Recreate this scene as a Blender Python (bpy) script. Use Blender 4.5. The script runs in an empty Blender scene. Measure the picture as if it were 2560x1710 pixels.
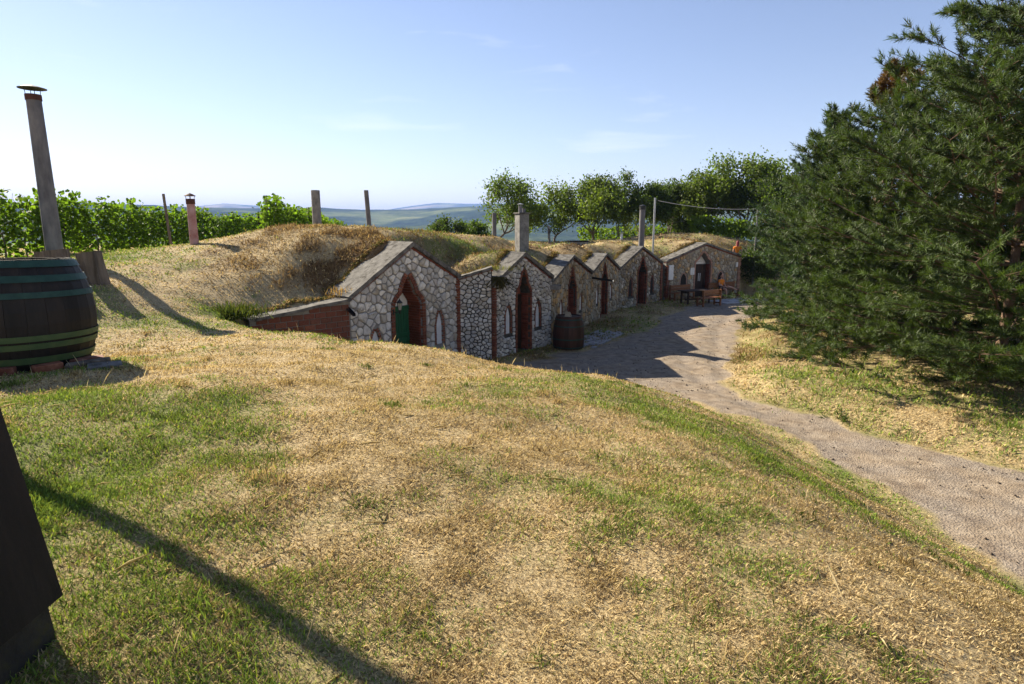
import bpy, bmesh, math, random
import numpy as np
from mathutils import Vector, Matrix, Euler
from mathutils.geometry import tessellate_polygon
R=math.radians
scene=bpy.context.scene
COL=scene.collection
# ---------------------------------------------------------------- camera, sky, sun, exposure
cam_d=bpy.data.cameras.new('camera'); cam=bpy.data.objects.new('camera',cam_d); COL.objects.link(cam)
cam.location=(0,0,4.25); cam.rotation_euler=(R(90)-math.atan(269/1400),0,0)
cam_d.sensor_width=36; cam_d.lens=36*1400/2347.5; cam_d.clip_start=.05; cam_d.clip_end=60000
scene.camera=cam
SUN_EL=R(30.6); SUN_AZ=math.atan2(-.773,.634)          # azimuth from +Y towards +X
world=bpy.data.worlds.new('World'); scene.world=world; world.use_nodes=True
wn=world.node_tree.nodes; wl=world.node_tree.links; wn.clear()
w_out=wn.new('ShaderNodeOutputWorld'); w_bg=wn.new('ShaderNodeBackground'); w_sky=wn.new('ShaderNodeTexSky')
w_sky.sky_type='NISHITA'; w_sky.sun_disc=False; w_sky.sun_elevation=SUN_EL; w_sky.sun_rotation=SUN_AZ
w_sky.altitude=200; w_sky.air_density=1.0; w_sky.dust_density=0.08; w_sky.ozone_density=3.0
w_bg.inputs['Strength'].default_value=0.059
# a few thin high streaks of cloud, part of the sky all round
w_tc=wn.new('ShaderNodeTexCoord'); w_map=wn.new('ShaderNodeMapping'); w_map.inputs['Scale'].default_value=(1.1,1.1,7.5); w_map.inputs['Rotation'].default_value=(0.12,0.10,1.3)
w_n=wn.new('ShaderNodeTexNoise'); w_n.inputs['Scale'].default_value=3.1; w_n.inputs['Detail'].default_value=7; w_n.inputs['Roughness'].default_value=.55; w_n.inputs['Distortion'].default_value=.35
w_r=wn.new('ShaderNodeValToRGB'); w_r.color_ramp.elements[0].position=.60; w_r.color_ramp.elements[1].position=.86
w_m=wn.new('ShaderNodeMixRGB'); w_m.blend_type='MIX'; w_m.inputs['Color2'].default_value=(9.5,9.2,9.4,1)
w_k=wn.new('ShaderNodeMath'); w_k.operation='MULTIPLY'; w_k.inputs[1].default_value=.42
wl.new(w_tc.outputs['Generated'],w_map.inputs['Vector']); wl.new(w_map.outputs[0],w_n.inputs['Vector']); wl.new(w_n.outputs['Fac'],w_r.inputs[0])
wl.new(w_r.outputs[0],w_k.inputs[0]); wl.new(w_k.outputs[0],w_m.inputs['Fac']); w_t=wn.new('ShaderNodeMixRGB'); w_t.blend_type='MULTIPLY'; w_t.inputs['Fac'].default_value=1; w_t.inputs['Color2'].default_value=(1.25,1.0,.94,1); wl.new(w_sky.outputs[0],w_t.inputs['Color1']); wl.new(w_t.outputs[0],w_m.inputs['Color1']); wl.new(w_m.outputs[0],w_bg.inputs['Color']); wl.new(w_bg.outputs[0],w_out.inputs['Surface'])
sun_d=bpy.data.lights.new('sun','SUN'); sun=bpy.data.objects.new('sun',sun_d); COL.objects.link(sun)
sun_d.energy=5.0; sun_d.angle=R(.53); sun_d.color=(1,.89,.70)
SD=Vector((math.cos(SUN_EL)*math.sin(SUN_AZ),math.cos(SUN_EL)*math.cos(SUN_AZ),math.sin(SUN_EL)))
sun.rotation_euler=SD.to_track_quat('Z','Y').to_euler(); sun.location=SD*60
scene.view_settings.view_transform='Standard'; scene.view_settings.look='None'; scene.view_settings.gamma=1; scene.view_settings.use_curve_mapping=False
scene.view_settings.exposure=1.52
scene.render.engine='CYCLES'
cy=scene.cycles; cy.use_denoising=True; cy.max_bounces=8; cy.transparent_max_bounces=8; cy.diffuse_bounces=3; cy.glossy_bounces=2; cy.transmission_bounces=4; cy.volume_bounces=1
try: cy.denoiser='OPENIMAGEDENOISE'
except Exception: pass
rng=np.random.default_rng(7); random.seed(7)
# ---------------------------------------------------------------- terrain
CAM_Z = 4.25
FAC = [(-6.20,14.25),(-4.32,16.04),(-1.70,19.20),(-0.63,19.28),(1.40,21.80),(3.43,26.70),(5.40,31.00),(8.35,34.40),(8.75,34.85),(13.97,37.70)]
# cellars: (i0,i1, apex fraction, eave left z, apex z, eave right z, slab depth)
CELL = [(1,2,.54,2.43,3.77,2.74,1.0),(3,4,.50,2.45,3.36,2.50,.60),(4,5,.47,2.35,3.10,2.29,.62),(5,6,.47,2.25,2.95,2.15,.62),(6,7,.50,2.15,3.14,2.25,.70),(8,9,.50,2.28,3.22,2.45,.70)]
def unit(a,b):
    d=np.array(b,float)-np.array(a,float); L=np.hypot(*d); d/=L
    return d, np.array([-d[1],d[0]]), L      # along, inward (to the hill), length
CP=[]   # control points of the grass hill (x,y,z)
for (i0,i1,af,e0,ap,e1,sd) in CELL:
    a=np.array(FAC[i0]); d,n,L=unit(FAC[i0],FAC[i1])
    for fr,z in ((0.0,e0),(af*.5,(e0+ap)/2),(af,ap),((1+af)/2,(ap+e1)/2),(1.0,e1)):
        p=a+d*L*fr
        q=p+n*.25; CP.append((q[0],q[1],z-.26))
        q=p+n*(sd+.12); CP.append((q[0],q[1],z-.0))
        if i0>1:
            q=p+n*2.6; CP.append((q[0],q[1],z*.55+.45*3.5))
CP+=[(-5.3,15.35,2.15),(-6.2,14.5,2.05),(-4.7,16.2,2.3),
 (-6.3,20.4,4.22),(-7.6,20.8,4.2),(-4.9,20.6,4.12),(-6.0,17.9,3.55),(-7.6,17.6,3.35),(-9.2,18.6,3.55),(-10.4,20.,3.62),(-3.6,20.4,3.85),(-2.5,21.4,3.55),
 (-1.7,20.3,2.95),(-1.1,20.2,2.95),(-2.1,26,3.86),(-.3,26,3.62),(.5,25,3.42),(2.3,30,3.4),(3.9,33,3.27),(5.5,34.5,3.2),(6.6,36,3.27),(11.2,41,3.5),(9,40.5,3.25),(13.3,40.5,3.15),(16,41,2.6),(16.5,38.6,1.2),
 (-8,26,3.6),(-14,20,3.28),(-15,28,3.12),(-18,38,2.95),(-18,50,2.8),(-10,38,3.0),(-9,50,2.8),(0,40,3.1),(0,50,2.8),(8,50,2.85),(16,50,2.9),(26,50,2.8),(26,44,2.4),(8,62,2.4),(-10,62,2.3),(26,62,2.4),(-26,62,2.3),(-28,40,2.9),(-28,22,3.2),(-28,5,3.3),
 (0,0,2.55),(0,2,2.6),(-5.9,7.3,2.50),(-4.3,6.0,2.72),(-2.5,3.5,2.75),(-6.4,10.8,2.34),(-8.6,10.8,2.62),(-9,13,3.08),(-7.2,13.2,2.55),(-12,14,3.22),(-12,9,3.05),(-10,4,2.95),(-4,1,2.78),(-12,-6,2.9),(0,-6,2.55),(4,-6,2.5),
 (3,2,2.4),(4,6,1.85),(0,8,2.2),(-2.9,11,2.30),(-1,11.5,1.92),(1,12,1.36),(3,11,1.5),(-3.5,13.5,2.2),(-4.4,23,3.98),(-5.5,24.5,3.85),(-8,24,3.8),(-5.55,17.2,2.95),(-5.0,18.1,3.45),(-6.0,16.3,2.75)]
CP=np.array(CP)
def tps_fit(P):
    n=len(P); d2=((P[:,None,:2]-P[None,:,:2])**2).sum(-1)
    K=np.where(d2>0,.5*d2*np.log(np.maximum(d2,1e-12)),0)+np.eye(n)*0.03
    A=np.zeros((n+3,n+3)); A[:n,:n]=K; A[:n,n]=1; A[:n,n+1:]=P[:,:2]; A[n,:n]=1; A[n+1:,:n]=P[:,:2].T
    return np.linalg.solve(A,np.r_[P[:,2],0,0,0])
TPSW=tps_fit(CP)
def upper(x,y):
    x=np.asarray(x,float); y=np.asarray(y,float)
    xc=np.clip(x,-32,32); yc=np.clip(y,-8,66)
    z=TPSW[-3]+TPSW[-2]*xc+TPSW[-1]*yc
    for (px,py,_),w in zip(CP,TPSW[:-3]):
        d2=(xc-px)**2+(yc-py)**2
        z=z+w*.5*d2*np.log(np.maximum(d2,1e-12))
    return z
# border of the foreground mound with the yard and the road
BOR=[(-5.6,13.9),(-4.6,14.1),(-3.0,14.4),(-1.2,14.6),(0.6,14.9),(2.2,14.7),(3.3,14.6),(4.3,13.9),(5.15,12.3),(5.45,10.8),(5.65,9.5),(5.8,8.3),(5.95,6.4),(6.0,3.),(6.0,-9.)]
# right-hand verge of the road
VER=[(16.5,36.5),(13,31),(10.2,26.5),(8.3,22.),(7.0,18.8),(6.0,16.3),(5.9,14.7),(6.7,13.4),(7.4,11.95),(8.9,10.2),(9.8,8.5),(10.4,5),(10.6,-9)]
def segdist(x,y,pl):
    best=np.full(np.shape(x),1e9)
    for (ax,ay),(bx,by) in zip(pl[:-1],pl[1:]):
        dx,dy=bx-ax,by-ay; t=np.clip(((x-ax)*dx+(y-ay)*dy)/(dx*dx+dy*dy),0,1)
        best=np.minimum(best,np.hypot(x-ax-t*dx,y-ay-t*dy))
    return best
def inside(x,y,poly):
    r=np.zeros(np.shape(x),bool); n=len(poly)
    for i in range(n):
        (ax,ay),(bx,by)=poly[i],poly[(i+1)%n]
        c=((ay>y)!=(by>y)); 
        with np.errstate(divide='ignore',invalid='ignore'):
            xi=(bx-ax)*(y-ay)/((by-ay) if by!=ay else 1e-9)+ax
        r^=c&(x<xi)
    return r
def fac_off(o):
    """facade line pushed into the wall by o"""
    out=[]; n=len(FAC)
    for i in range(n):
        ns=[]
        if i>0: ns.append(unit(FAC[i-1],FAC[i])[1])
        if i<n-1: ns.append(unit(FAC[i],FAC[i+1])[1])
        m=sum(ns); m=m/np.hypot(*m); k=1/max(.5,float(m@ns[0])); out.append(tuple(np.array(FAC[i])+m*o*k))
    return out
YARD=fac_off(.22)+[(17.5,37.0),(40,36),(40,-9.)]+BOR[::-1]
def smooth(t): t=np.clip(t,0,1); return t*t*(3-2*t)
def court(x,y):
    u=np.where(inside(x,y,[(60,-9),(60,40)]+VER),segdist(x,y,VER),0)
    z=.30*smooth(u/1.2)+.10*np.clip(u-1,0,8)*.6
    z=z+.05*np.sin(x*.7+.3*y)*np.clip(u,0,1)+.02*np.sin(.9*x)*np.sin(.8*y)
    return z
HILLLINE=fac_off(.22)
DOORS=[(0,2.05,.52,.62),(1,1.62,.36,.40),(2,2.5,.50,.40),(3,2.14,.46,.40),(4,2.38,.44,.40),(5,2.88,.62,.40)]
def height(x,y):
    x=np.asarray(x,float); y=np.asarray(y,float)
    ins=inside(x,y,YARD)
    zu=upper(x,y); zc=court(x,y)
    u=segdist(x,y,BOR)
    # the hill side of the facade line and everything left of it
    hp=[(-60,13.2),(-6.9,13.6)]+HILLLINE+[(17.5,37.0),(40,36.5),(90,36.5),(90,90),(-60,90)]
    hill=inside(x,y,hp)
    W=np.interp(y,[-9,4,9,12,14.2],[4.6,4.6,4.9,4.2,2.8])*np.where(x<-3,np.interp(x,[-6,-3],[.35,1]),1)
    t=np.clip(u/W,0,1); P=np.sin(np.pi/2*t)**np.interp(y,[2,8,11,12],[.86,.92,1.02,1.08])
    zf=zc+(zu-zc)*P
    # rise of the bank behind the last cellar to the right
    ub=np.clip((y-36.8)/3.5,0,1); zr=zc+(zu-zc)*smooth(ub)
    for ci,dc,hw,rd in DOORS:
        i0,i1=CELL[ci][:2]; d,n,L=unit(FAC[i0],FAC[i1]); a_=(x-FAC[i0][0])*d[0]+(y-FAC[i0][1])*d[1]; t_=(x-FAC[i0][0])*n[0]+(y-FAC[i0][1])*n[1]
        ins=ins|((np.abs(a_-dc)<hw+.16)&(t_>-.3)&(t_<rd+.13))
    z=np.where(ins,zc,np.where(hill,np.where(x>14.1,np.minimum(zu,zr),zu),zf))
    z=z+.035*(np.sin(1.9*x+.7*y)*np.sin(1.6*y-.5*x)+.6*np.sin(3.7*x-1.2*y)*np.sin(3.1*y+1.1*x))*np.where(ins,.15,1)
    r=np.hypot(x,y-20)
    far=np.clip((r-48)/500,0,1); z=z-np.where(r>48,120*far**1.25,0)
    return z
# ---------------------------------------------------------------- helpers
def big_mesh(name,V,F,mat,parent=None,colors=None,smooth=False,mats=None):
    """V (n,3) array, F (m,3) or (m,4) int array"""
    me=bpy.data.meshes.new(name); V=np.ascontiguousarray(V,np.float32); F=np.ascontiguousarray(F,np.int32)
    k=F.shape[1]
    me.vertices.add(len(V)); me.vertices.foreach_set('co',V.ravel())
    me.loops.add(F.size); me.loops.foreach_set('vertex_index',F.ravel())
    me.polygons.add(len(F)); me.polygons.foreach_set('loop_start',np.arange(0,F.size,k,dtype=np.int32)); me.polygons.foreach_set('loop_total',np.full(len(F),k,np.int32))
    if smooth: me.polygons.foreach_set('use_smooth',np.ones(len(F),bool))
    if colors is not None:
        a=me.color_attributes.new('Col','FLOAT_COLOR','POINT'); c=np.ones((len(V),4),np.float32); c[:,:3]=colors; a.data.foreach_set('color',c.ravel())
    me.update(calc_edges=True); me.validate()
    me.materials.append(mat)
    o=bpy.data.objects.new(name,me); COL.objects.link(o)
    if parent: o.parent=parent
    return o
class MB:
    """collects simple solids into one mesh"""
    def __init__(s): s.v=[]; s.f=[]
    def add(s,v,f):
        b=len(s.v); s.v+=[tuple(map(float,p)) for p in v]; s.f+=[tuple(b+i for i in q) for q in f]; return s
    def box(s,x0,x1,y0,y1,z0,z1):
        return s.add([(x0,y0,z0),(x1,y0,z0),(x1,y1,z0),(x0,y1,z0),(x0,y0,z1),(x1,y0,z1),(x1,y1,z1),(x0,y1,z1)],
            [(0,3,2,1),(4,5,6,7),(0,1,5,4),(1,2,6,5),(2,3,7,6),(3,0,4,7)])
    def cbox(s,x0,x1,y0,y1,z0,z1,c=.006):
        """box with chamfered vertical+horizontal edges"""
        bm=bmesh.new(); bmesh.ops.create_cube(bm,size=1)
        for v in bm.verts: v.co=Vector(((x0+x1)/2+v.co.x*(x1-x0),(y0+y1)/2+v.co.y*(y1-y0),(z0+z1)/2+v.co.z*(z1-z0)))
        bmesh.ops.bevel(bm,geom=bm.edges[:],offset=c,segments=1,affect='EDGES')
        bm.verts.index_update(); s.add([v.co for v in bm.verts],[[v.index for v in f.verts] for f in bm.faces]); bm.free(); return s
    def tube(s,pts,rad,n=8,cap=True):
        pts=[Vector(p) for p in pts]; rad=[rad]*len(pts) if np.isscalar(rad) else rad
        vs=[];fs=[]; up=None
        for i,p in enumerate(pts):
            t=(pts[min(i+1,len(pts)-1)]-pts[max(i-1,0)]).normalized()
            if up is None: up=Vector((1,0,0)) if abs(t.x)<.8 else Vector((0,1,0))
            a=(up-t*up.dot(t)).normalized(); b=t.cross(a); up=a
            for k in range(n):
                q=2*math.pi*k/n; vs.append(p+(a*math.cos(q)+b*math.sin(q))*rad[i])
        for i in range(len(pts)-1):
            for k in range(n): fs.append((i*n+k,i*n+(k+1)%n,(i+1)*n+(k+1)%n,(i+1)*n+k))
        if cap: fs.append(tuple(range(n))[::-1]); fs.append(tuple((len(pts)-1)*n+k for k in range(n)))
        return s.add(vs,fs)
    def lathe(s,prof,n=24,c=(0,0,0),close=False):
        """prof: (r,z) list"""
        vs=[];fs=[]; m=len(prof)
        for k in range(n):
            q=2*math.pi*k/n
            for r,z in prof: vs.append((c[0]+r*math.cos(q),c[1]+r*math.sin(q),c[2]+z))
        for k in range(n):
            for i in range(m-1+(1 if close else 0)):
                j=(i+1)%m; fs.append((k*m+i,((k+1)%n)*m+i,((k+1)%n)*m+j,k*m+j))
        return s.add(vs,fs)
    def build(s,name,mat,parent=None,smooth=False,loc=None):
        me=bpy.data.meshes.new(name); me.from_pydata(s.v,[],s.f); me.update()
        if smooth: me.polygons.foreach_set('use_smooth',[True]*len(me.polygons))
        me.materials.append(mat); o=bpy.data.objects.new(name,me); COL.objects.link(o)
        if parent: o.parent=parent
        if loc: o.location=loc
        return o
def fix_normals(o):
    bm=bmesh.new(); bm.from_mesh(o.data); bmesh.ops.recalc_face_normals(bm,faces=bm.faces[:]); bm.to_mesh(o.data); bm.free(); return o
def tag(o,label=None,cat=None,group=None,kind=None):
    if label: o['label']=label
    if cat: o['category']=cat
    if group: o['group']=group
    if kind: o['kind']=kind
    return o
def empty(name,loc,rz=0,label=None,cat=None,group=None):
    o=bpy.data.objects.new(name,None); COL.objects.link(o); o.location=loc; o.rotation_euler=(0,0,rz); o.empty_display_size=.2
    return tag(o,label,cat,group)
def copy_thing(o,parent=None):
    c=o.copy(); COL.objects.link(c); c.parent=parent
    for ch in list(o.children): copy_thing(ch,c)
    return c
def shared(name,me,parent,loc,rot=(0,0,0),sc=(1,1,1)):
    o=bpy.data.objects.new(name,me); COL.objects.link(o); o.parent=parent; o.location=loc; o.rotation_euler=rot; o.scale=sc; return o
# value noise in numpy
def _h(i,j,s):
    n=(i.astype(np.int64)*374761393+j.astype(np.int64)*668265263+s*974634777)&0x7fffffff
    n=((n^(n>>13))*1274126177)&0x7fffffff; return ((n^(n>>16))&0xffff)/65535.
def vnoise(x,y,s=0):
    x=np.asarray(x,float); y=np.asarray(y,float); i=np.floor(x).astype(np.int64); j=np.floor(y).astype(np.int64); u=x-i; v=y-j; u=u*u*(3-2*u); v=v*v*(3-2*v)
    return (_h(i,j,s)*(1-u)+_h(i+1,j,s)*u)*(1-v)+(_h(i,j+1,s)*(1-u)+_h(i+1,j+1,s)*u)*v
def fbm(x,y,s=0,o=4):
    t=0;a=.5
    for k in range(o): t=t+a*vnoise(x*2**k+k*17.3,y*2**k-k*9.1,s+k); a*=.5
    return t/(1-.5**o)
# ---------------------------------------------------------------- materials
def nodes(name):
    m=bpy.data.materials.new(name); m.use_nodes=True; nt=m.node_tree; nt.nodes.clear()
    o=nt.nodes.new('ShaderNodeOutputMaterial'); b=nt.nodes.new('ShaderNodeBsdfPrincipled'); nt.links.new(b.outputs[0],o.inputs[0])
    return m,nt.nodes,nt.links,b,o
def ramp(N,cols,pos=None,interp='LINEAR'):
    r=N.new('ShaderNodeValToRGB'); e=r.color_ramp; e.interpolation=interp
    pos=pos or [i/(len(cols)-1) for i in range(len(cols))]
    while len(e.elements)<len(cols): e.elements.new(.5)
    for k,(c,p) in enumerate(zip(cols,pos)): e.elements[k].position=p; e.elements[k].color=(*c,1)
    return r
def mk(name,cols,scale=6,rough=.85,bump=.3,bscale=40,rand=0,spec=.3,detail=5,stretch=(1,1,1),pos=None,dist=.01,metal=0,rcols=None,stain=None):
    m,N,L,b,o=nodes(name)
    tc=N.new('ShaderNodeTexCoord'); mp=N.new('ShaderNodeMapping'); mp.inputs['Scale'].default_value=stretch; L.new(tc.outputs['Object'],mp.inputs['Vector'])
    n=N.new('ShaderNodeTexNoise'); n.inputs['Scale'].default_value=scale; n.inputs['Detail'].default_value=detail; n.inputs['Roughness'].default_value=.62; L.new(mp.outputs[0],n.inputs['Vector'])
    oi=N.new('ShaderNodeObjectInfo')
    ad=N.new('ShaderNodeVectorMath'); ad.operation='ADD'; L.new(mp.outputs[0],ad.inputs[0]); sc=N.new('ShaderNodeVectorMath'); sc.operation='SCALE'; sc.inputs['Scale'].default_value=37.; cb=N.new('ShaderNodeCombineXYZ')
    L.new(oi.outputs['Random'],cb.inputs[0]); L.new(oi.outputs['Random'],cb.inputs[1]); L.new(cb.outputs[0],sc.inputs[0]); L.new(sc.outputs[0],ad.inputs[1]); L.new(ad.outputs[0],n.inputs['Vector'])
    r=ramp(N,cols,pos or [.3+.4*i/(len(cols)-1) for i in range(len(cols))]); L.new(n.outputs['Fac'],r.inputs[0]); c=r.outputs[0]
    if rcols:
        rr=ramp(N,rcols,interp='CONSTANT',pos=[i/len(rcols) for i in range(len(rcols))]); L.new(oi.outputs['Random'],rr.inputs[0])
        mx=N.new('ShaderNodeMixRGB'); mx.blend_type='MULTIPLY'; mx.inputs['Fac'].default_value=1; L.new(c,mx.inputs['Color1']); L.new(rr.outputs[0],mx.inputs['Color2']); c=mx.outputs[0]
    if rand:
        mm=N.new('ShaderNodeMath'); mm.operation='MULTIPLY_ADD'; mm.inputs[1].default_value=2*rand; mm.inputs[2].default_value=1-rand; L.new(oi.outputs['Random'],mm.inputs[0])
        hs=N.new('ShaderNodeHueSaturation'); L.new(mm.outputs[0],hs.inputs['Value']); L.new(c,hs.inputs['Color']); c=hs.outputs[0]
    if stain:
        n3=N.new('ShaderNodeTexNoise'); n3.inputs['Scale'].default_value=stain[1]; n3.inputs['Detail'].default_value=6; n3.inputs['Roughness'].default_value=.7; L.new(ad.outputs[0],n3.inputs['Vector'])
        r3=ramp(N,[(0,0,0),(1,1,1)],[stain[2],stain[2]+.12]); L.new(n3.outputs['Fac'],r3.inputs[0]); mx=N.new('ShaderNodeMixRGB'); L.new(r3.outputs[0],mx.inputs['Fac']); L.new(c,mx.inputs['Color1']); mx.inputs['Color2'].default_value=(*stain[0],1); c=mx.outputs[0]
    L.new(c,b.inputs['Base Color']); b.inputs['Roughness'].default_value=rough; b.inputs['Specular IOR Level'].default_value=spec; b.inputs['Metallic'].default_value=metal
    if bump:
        n2=N.new('ShaderNodeTexNoise'); n2.inputs['Scale'].default_value=bscale; n2.inputs['Detail'].default_value=6; n2.inputs['Roughness'].default_value=.7; L.new(ad.outputs[0],n2.inputs['Vector'])
        bp=N.new('ShaderNodeBump'); bp.inputs['Strength'].default_value=bump; bp.inputs['Distance'].default_value=dist; L.new(n2.outputs['Fac'],bp.inputs['Height']); L.new(bp.outputs[0],b.inputs['Normal'])
    return m
def leafmat(name,tr=.45,rough=.6,spec=.25,gain=1.0,tint=(1.25,1.35,.55)):
    """per-leaf colour attribute, with light passing through the blade"""
    m,N,L,b,o=nodes(name); a=N.new('ShaderNodeVertexColor'); a.layer_name='Col'
    L.new(a.outputs[0],b.inputs['Base Color']); b.inputs['Roughness'].default_value=rough; b.inputs['Specular IOR Level'].default_value=spec
    t=N.new('ShaderNodeBsdfTranslucent'); mx=N.new('ShaderNodeMixRGB'); mx.blend_type='MULTIPLY'; mx.inputs['Fac'].default_value=1; mx.inputs['Color2'].default_value=(*tint,1); L.new(a.outputs[0],mx.inputs['Color1']); L.new(mx.outputs[0],t.inputs['Color'])
    s=N.new('ShaderNodeMixShader'); s.inputs[0].default_value=tr; L.new(b.outputs[0],s.inputs[1]); L.new(t.outputs[0],s.inputs[2]); L.new(s.outputs[0],o.inputs[0])
    return m
M={}
M['mortar']=mk('mortar',[(.15,.145,.135),(.27,.26,.245)],scale=9,bump=.6,bscale=60)
M['mortar_dark']=mk('mortar_dark',[(.035,.032,.028),(.09,.085,.075)],scale=9,bump=.6,bscale=60)
M['stone_white']=mk('stone_white',[(.32,.305,.285),(.55,.53,.505),(.68,.66,.635)],scale=7,bump=.8,bscale=22,rand=.25,dist=.02,stain=((.20,.17,.13),5,.56),pos=[.25,.45,.7],rcols=[(1,1,1),(.82,.77,.68),(1.05,1.05,1.04),(.95,.93,.9),(.68,.65,.62),(1,.98,.93)])
M['stone_tan']=mk('stone_tan',[(.24,.20,.14),(.40,.34,.25),(.48,.43,.34)],scale=6,bump=.7,bscale=20,rand=.2,dist=.02,rcols=[(1,1,1),(.8,.72,.6),(1.1,1.08,1.05),(.9,.95,1.),(1.1,.85,.55),(.65,.62,.6)],stain=((.12,.11,.09),5,.62))
M['stone_mixed']=mk('stone_mixed',[(.22,.19,.15),(.36,.32,.26),(.50,.47,.42)],scale=6,bump=.7,bscale=20,rand=.2,dist=.02,rcols=[(1,1,1),(.75,.66,.52),(1.35,1.33,1.3),(.8,.85,.85),(.9,.75,.5),(.6,.56,.52)],stain=((.10,.09,.075),4,.58))
M['brick']=mk('brick',[(.11,.038,.024),(.20,.075,.045),(.30,.14,.095)],scale=9,bump=.6,bscale=50,rand=.28,rcols=[(1,1,1),(.85,.75,.7),(1.1,1.05,.95),(.7,.6,.58)],stain=((.30,.24,.20),9,.66))
M['brick_dark']=mk('brick_dark',[(.12,.032,.02),(.19,.055,.032),(.24,.085,.05)],scale=9,bump=.6,bscale=50,rand=.25)
M['brick_pink']=mk('brick_pink',[(.32,.17,.12),(.46,.27,.19)],scale=9,bump=.5,bscale=50,rand=.2)
M['concrete']=mk('concrete',[(.12,.113,.105),(.21,.20,.19),(.30,.285,.265)],scale=5,bump=.6,bscale=45,stain=((.07,.065,.055),7,.60))
M['coping']=mk('coping',[(.07,.066,.06),(.14,.132,.12),(.21,.20,.185)],scale=4.5,bump=.8,bscale=30,rand=.1,spec=.1,stain=((.045,.04,.036),5,.52))
M['pipe']=mk('pipe',[(.09,.087,.095),(.15,.145,.15),(.21,.20,.20)],scale=4,bump=.4,bscale=60,stretch=(1,1,.4),stain=((.12,.115,.12),10,.62))
M['pink']=mk('pink',[(.30,.14,.13),(.46,.30,.29)],scale=4,bump=.3,bscale=40,stain=((.30,.09,.06),5,.60))
M['rust']=mk('rust',[(.045,.02,.015),(.11,.04,.025)],scale=12,bump=.4,rough=.8)
M['black']=mk('black',[(.012,.012,.013),(.03,.03,.03)],scale=20,bump=.2,rough=.5)
M['white']=mk('white',[(.62,.61,.58),(.78,.77,.75)],scale=3,bump=.2,bscale=60,stain=((.45,.42,.38),5,.64))
M['niche']=mk('niche',[(.52,.53,.56),(.70,.71,.74)],scale=3,bump=.2,bscale=60)
M['green_paint']=mk('green_paint',[(.012,.075,.035),(.02,.12,.055)],scale=9,bump=.25,bscale=40,rough=.55,stretch=(1,1,.2))
M['dark_wood']=mk('dark_wood',[(.018,.011,.008),(.05,.03,.02)],scale=9,bump=.5,bscale=30,rough=.7,stretch=(1,1,.12),rand=.2)
M['black_wood']=mk('black_wood',[(.004,.0035,.003),(.020,.015,.012)],scale=8,bump=.6,bscale=30,rough=.75,stretch=(1,1,.1))
M['brown_wood']=mk('brown_wood',[(.12,.045,.018),(.24,.10,.04)],scale=8,bump=.3,bscale=40,rough=.5,stretch=(.15,1,1),rand=.15)
M['barrel_dark']=mk('barrel_dark',[(.004,.0035,.0035),(.011,.009,.008),(.020,.015,.012)],scale=7,bump=.5,bscale=25,rough=.6,stretch=(1,1,.15),rand=.25,stain=((.10,.05,.025),4.,.70))
M['barrel_brown']=mk('barrel_brown',[(.028,.012,.008),(.065,.028,.017)],scale=7,bump=.5,bscale=25,rough=.6,stretch=(1,1,.15),rand=.25)
M['hoop_teal']=mk('hoop_teal',[(.008,.036,.03),(.018,.062,.05)],scale=9,bump=.3,rough=.55,stain=((.05,.045,.03),7,.66))
M['hoop_olive']=mk('hoop_olive',[(.035,.075,.03),(.075,.11,.04)],scale=7,bump=.3,rough=.6,stain=((.07,.04,.02),6,.6))
M['wine_red']=mk('wine_red',[(.10,.012,.022),(.20,.03,.05)],scale=5,bump=.3,rough=.5)
M['plaster_chip']=mk('plaster_chip',[(.35,.28,.19),(.5,.42,.31)],scale=9,bump=.5)
M['bark']=mk('bark',[(.05,.04,.03),(.13,.105,.08),(.20,.165,.13)],scale=7,bump=1,bscale=25,stretch=(1,1,.2),dist=.02)
M['log_end']=mk('log_end',[(.30,.23,.16),(.46,.38,.28)],scale=9,bump=.4)
M['pine_bark']=mk('pine_bark',[(.07,.045,.03),(.16,.10,.065)],scale=7,bump=1,bscale=25,dist=.02)
M['steel']=mk('steel',[(.32,.33,.34),(.48,.49,.50)],scale=8,bump=.1,rough=.45,metal=.6)
M['paver']=mk('paver',[(.24,.23,.23),(.38,.37,.37)],scale=8,bump=.5,rand=.2)
M['soil_lump']=mk('soil_lump',[(.09,.065,.045),(.24,.19,.15)],scale=9,bump=.8,rand=.4)
M['skin']=mk('skin',[(.46,.26,.18),(.54,.32,.23)],scale=3,bump=0,rough=.55)
M['orange_cloth']=mk('orange_cloth',[(.62,.17,.012),(.74,.24,.02)],scale=5,bump=.3,rough=.85)
M['dark_cloth']=mk('dark_cloth',[(.02,.02,.025),(.045,.045,.05)],scale=5,bump=.3,rough=.9)
M['hair']=mk('hair',[(.02,.013,.01),(.05,.032,.022)],scale=20,bump=.6,rough=.6)
M['red_hair']=mk('red_hair',[(.12,.012,.02),(.25,.03,.04)],scale=20,bump=.6,rough=.6)
M['leaf']=leafmat('leaf'); M['vine_leaf']=leafmat('vine_leaf',tr=.6); M['needle']=leafmat('needle',tr=.32,rough=.55,tint=(1.2,1.25,.6)); M['blade']=leafmat('blade',tr=.30,rough=.75,spec=.12,tint=(1.1,1.08,.8))
M['glass']=mk('glass',[(.35,.33,.26),(.45,.43,.36)],scale=5,bump=0,rough=.15,spec=.5)
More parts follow.
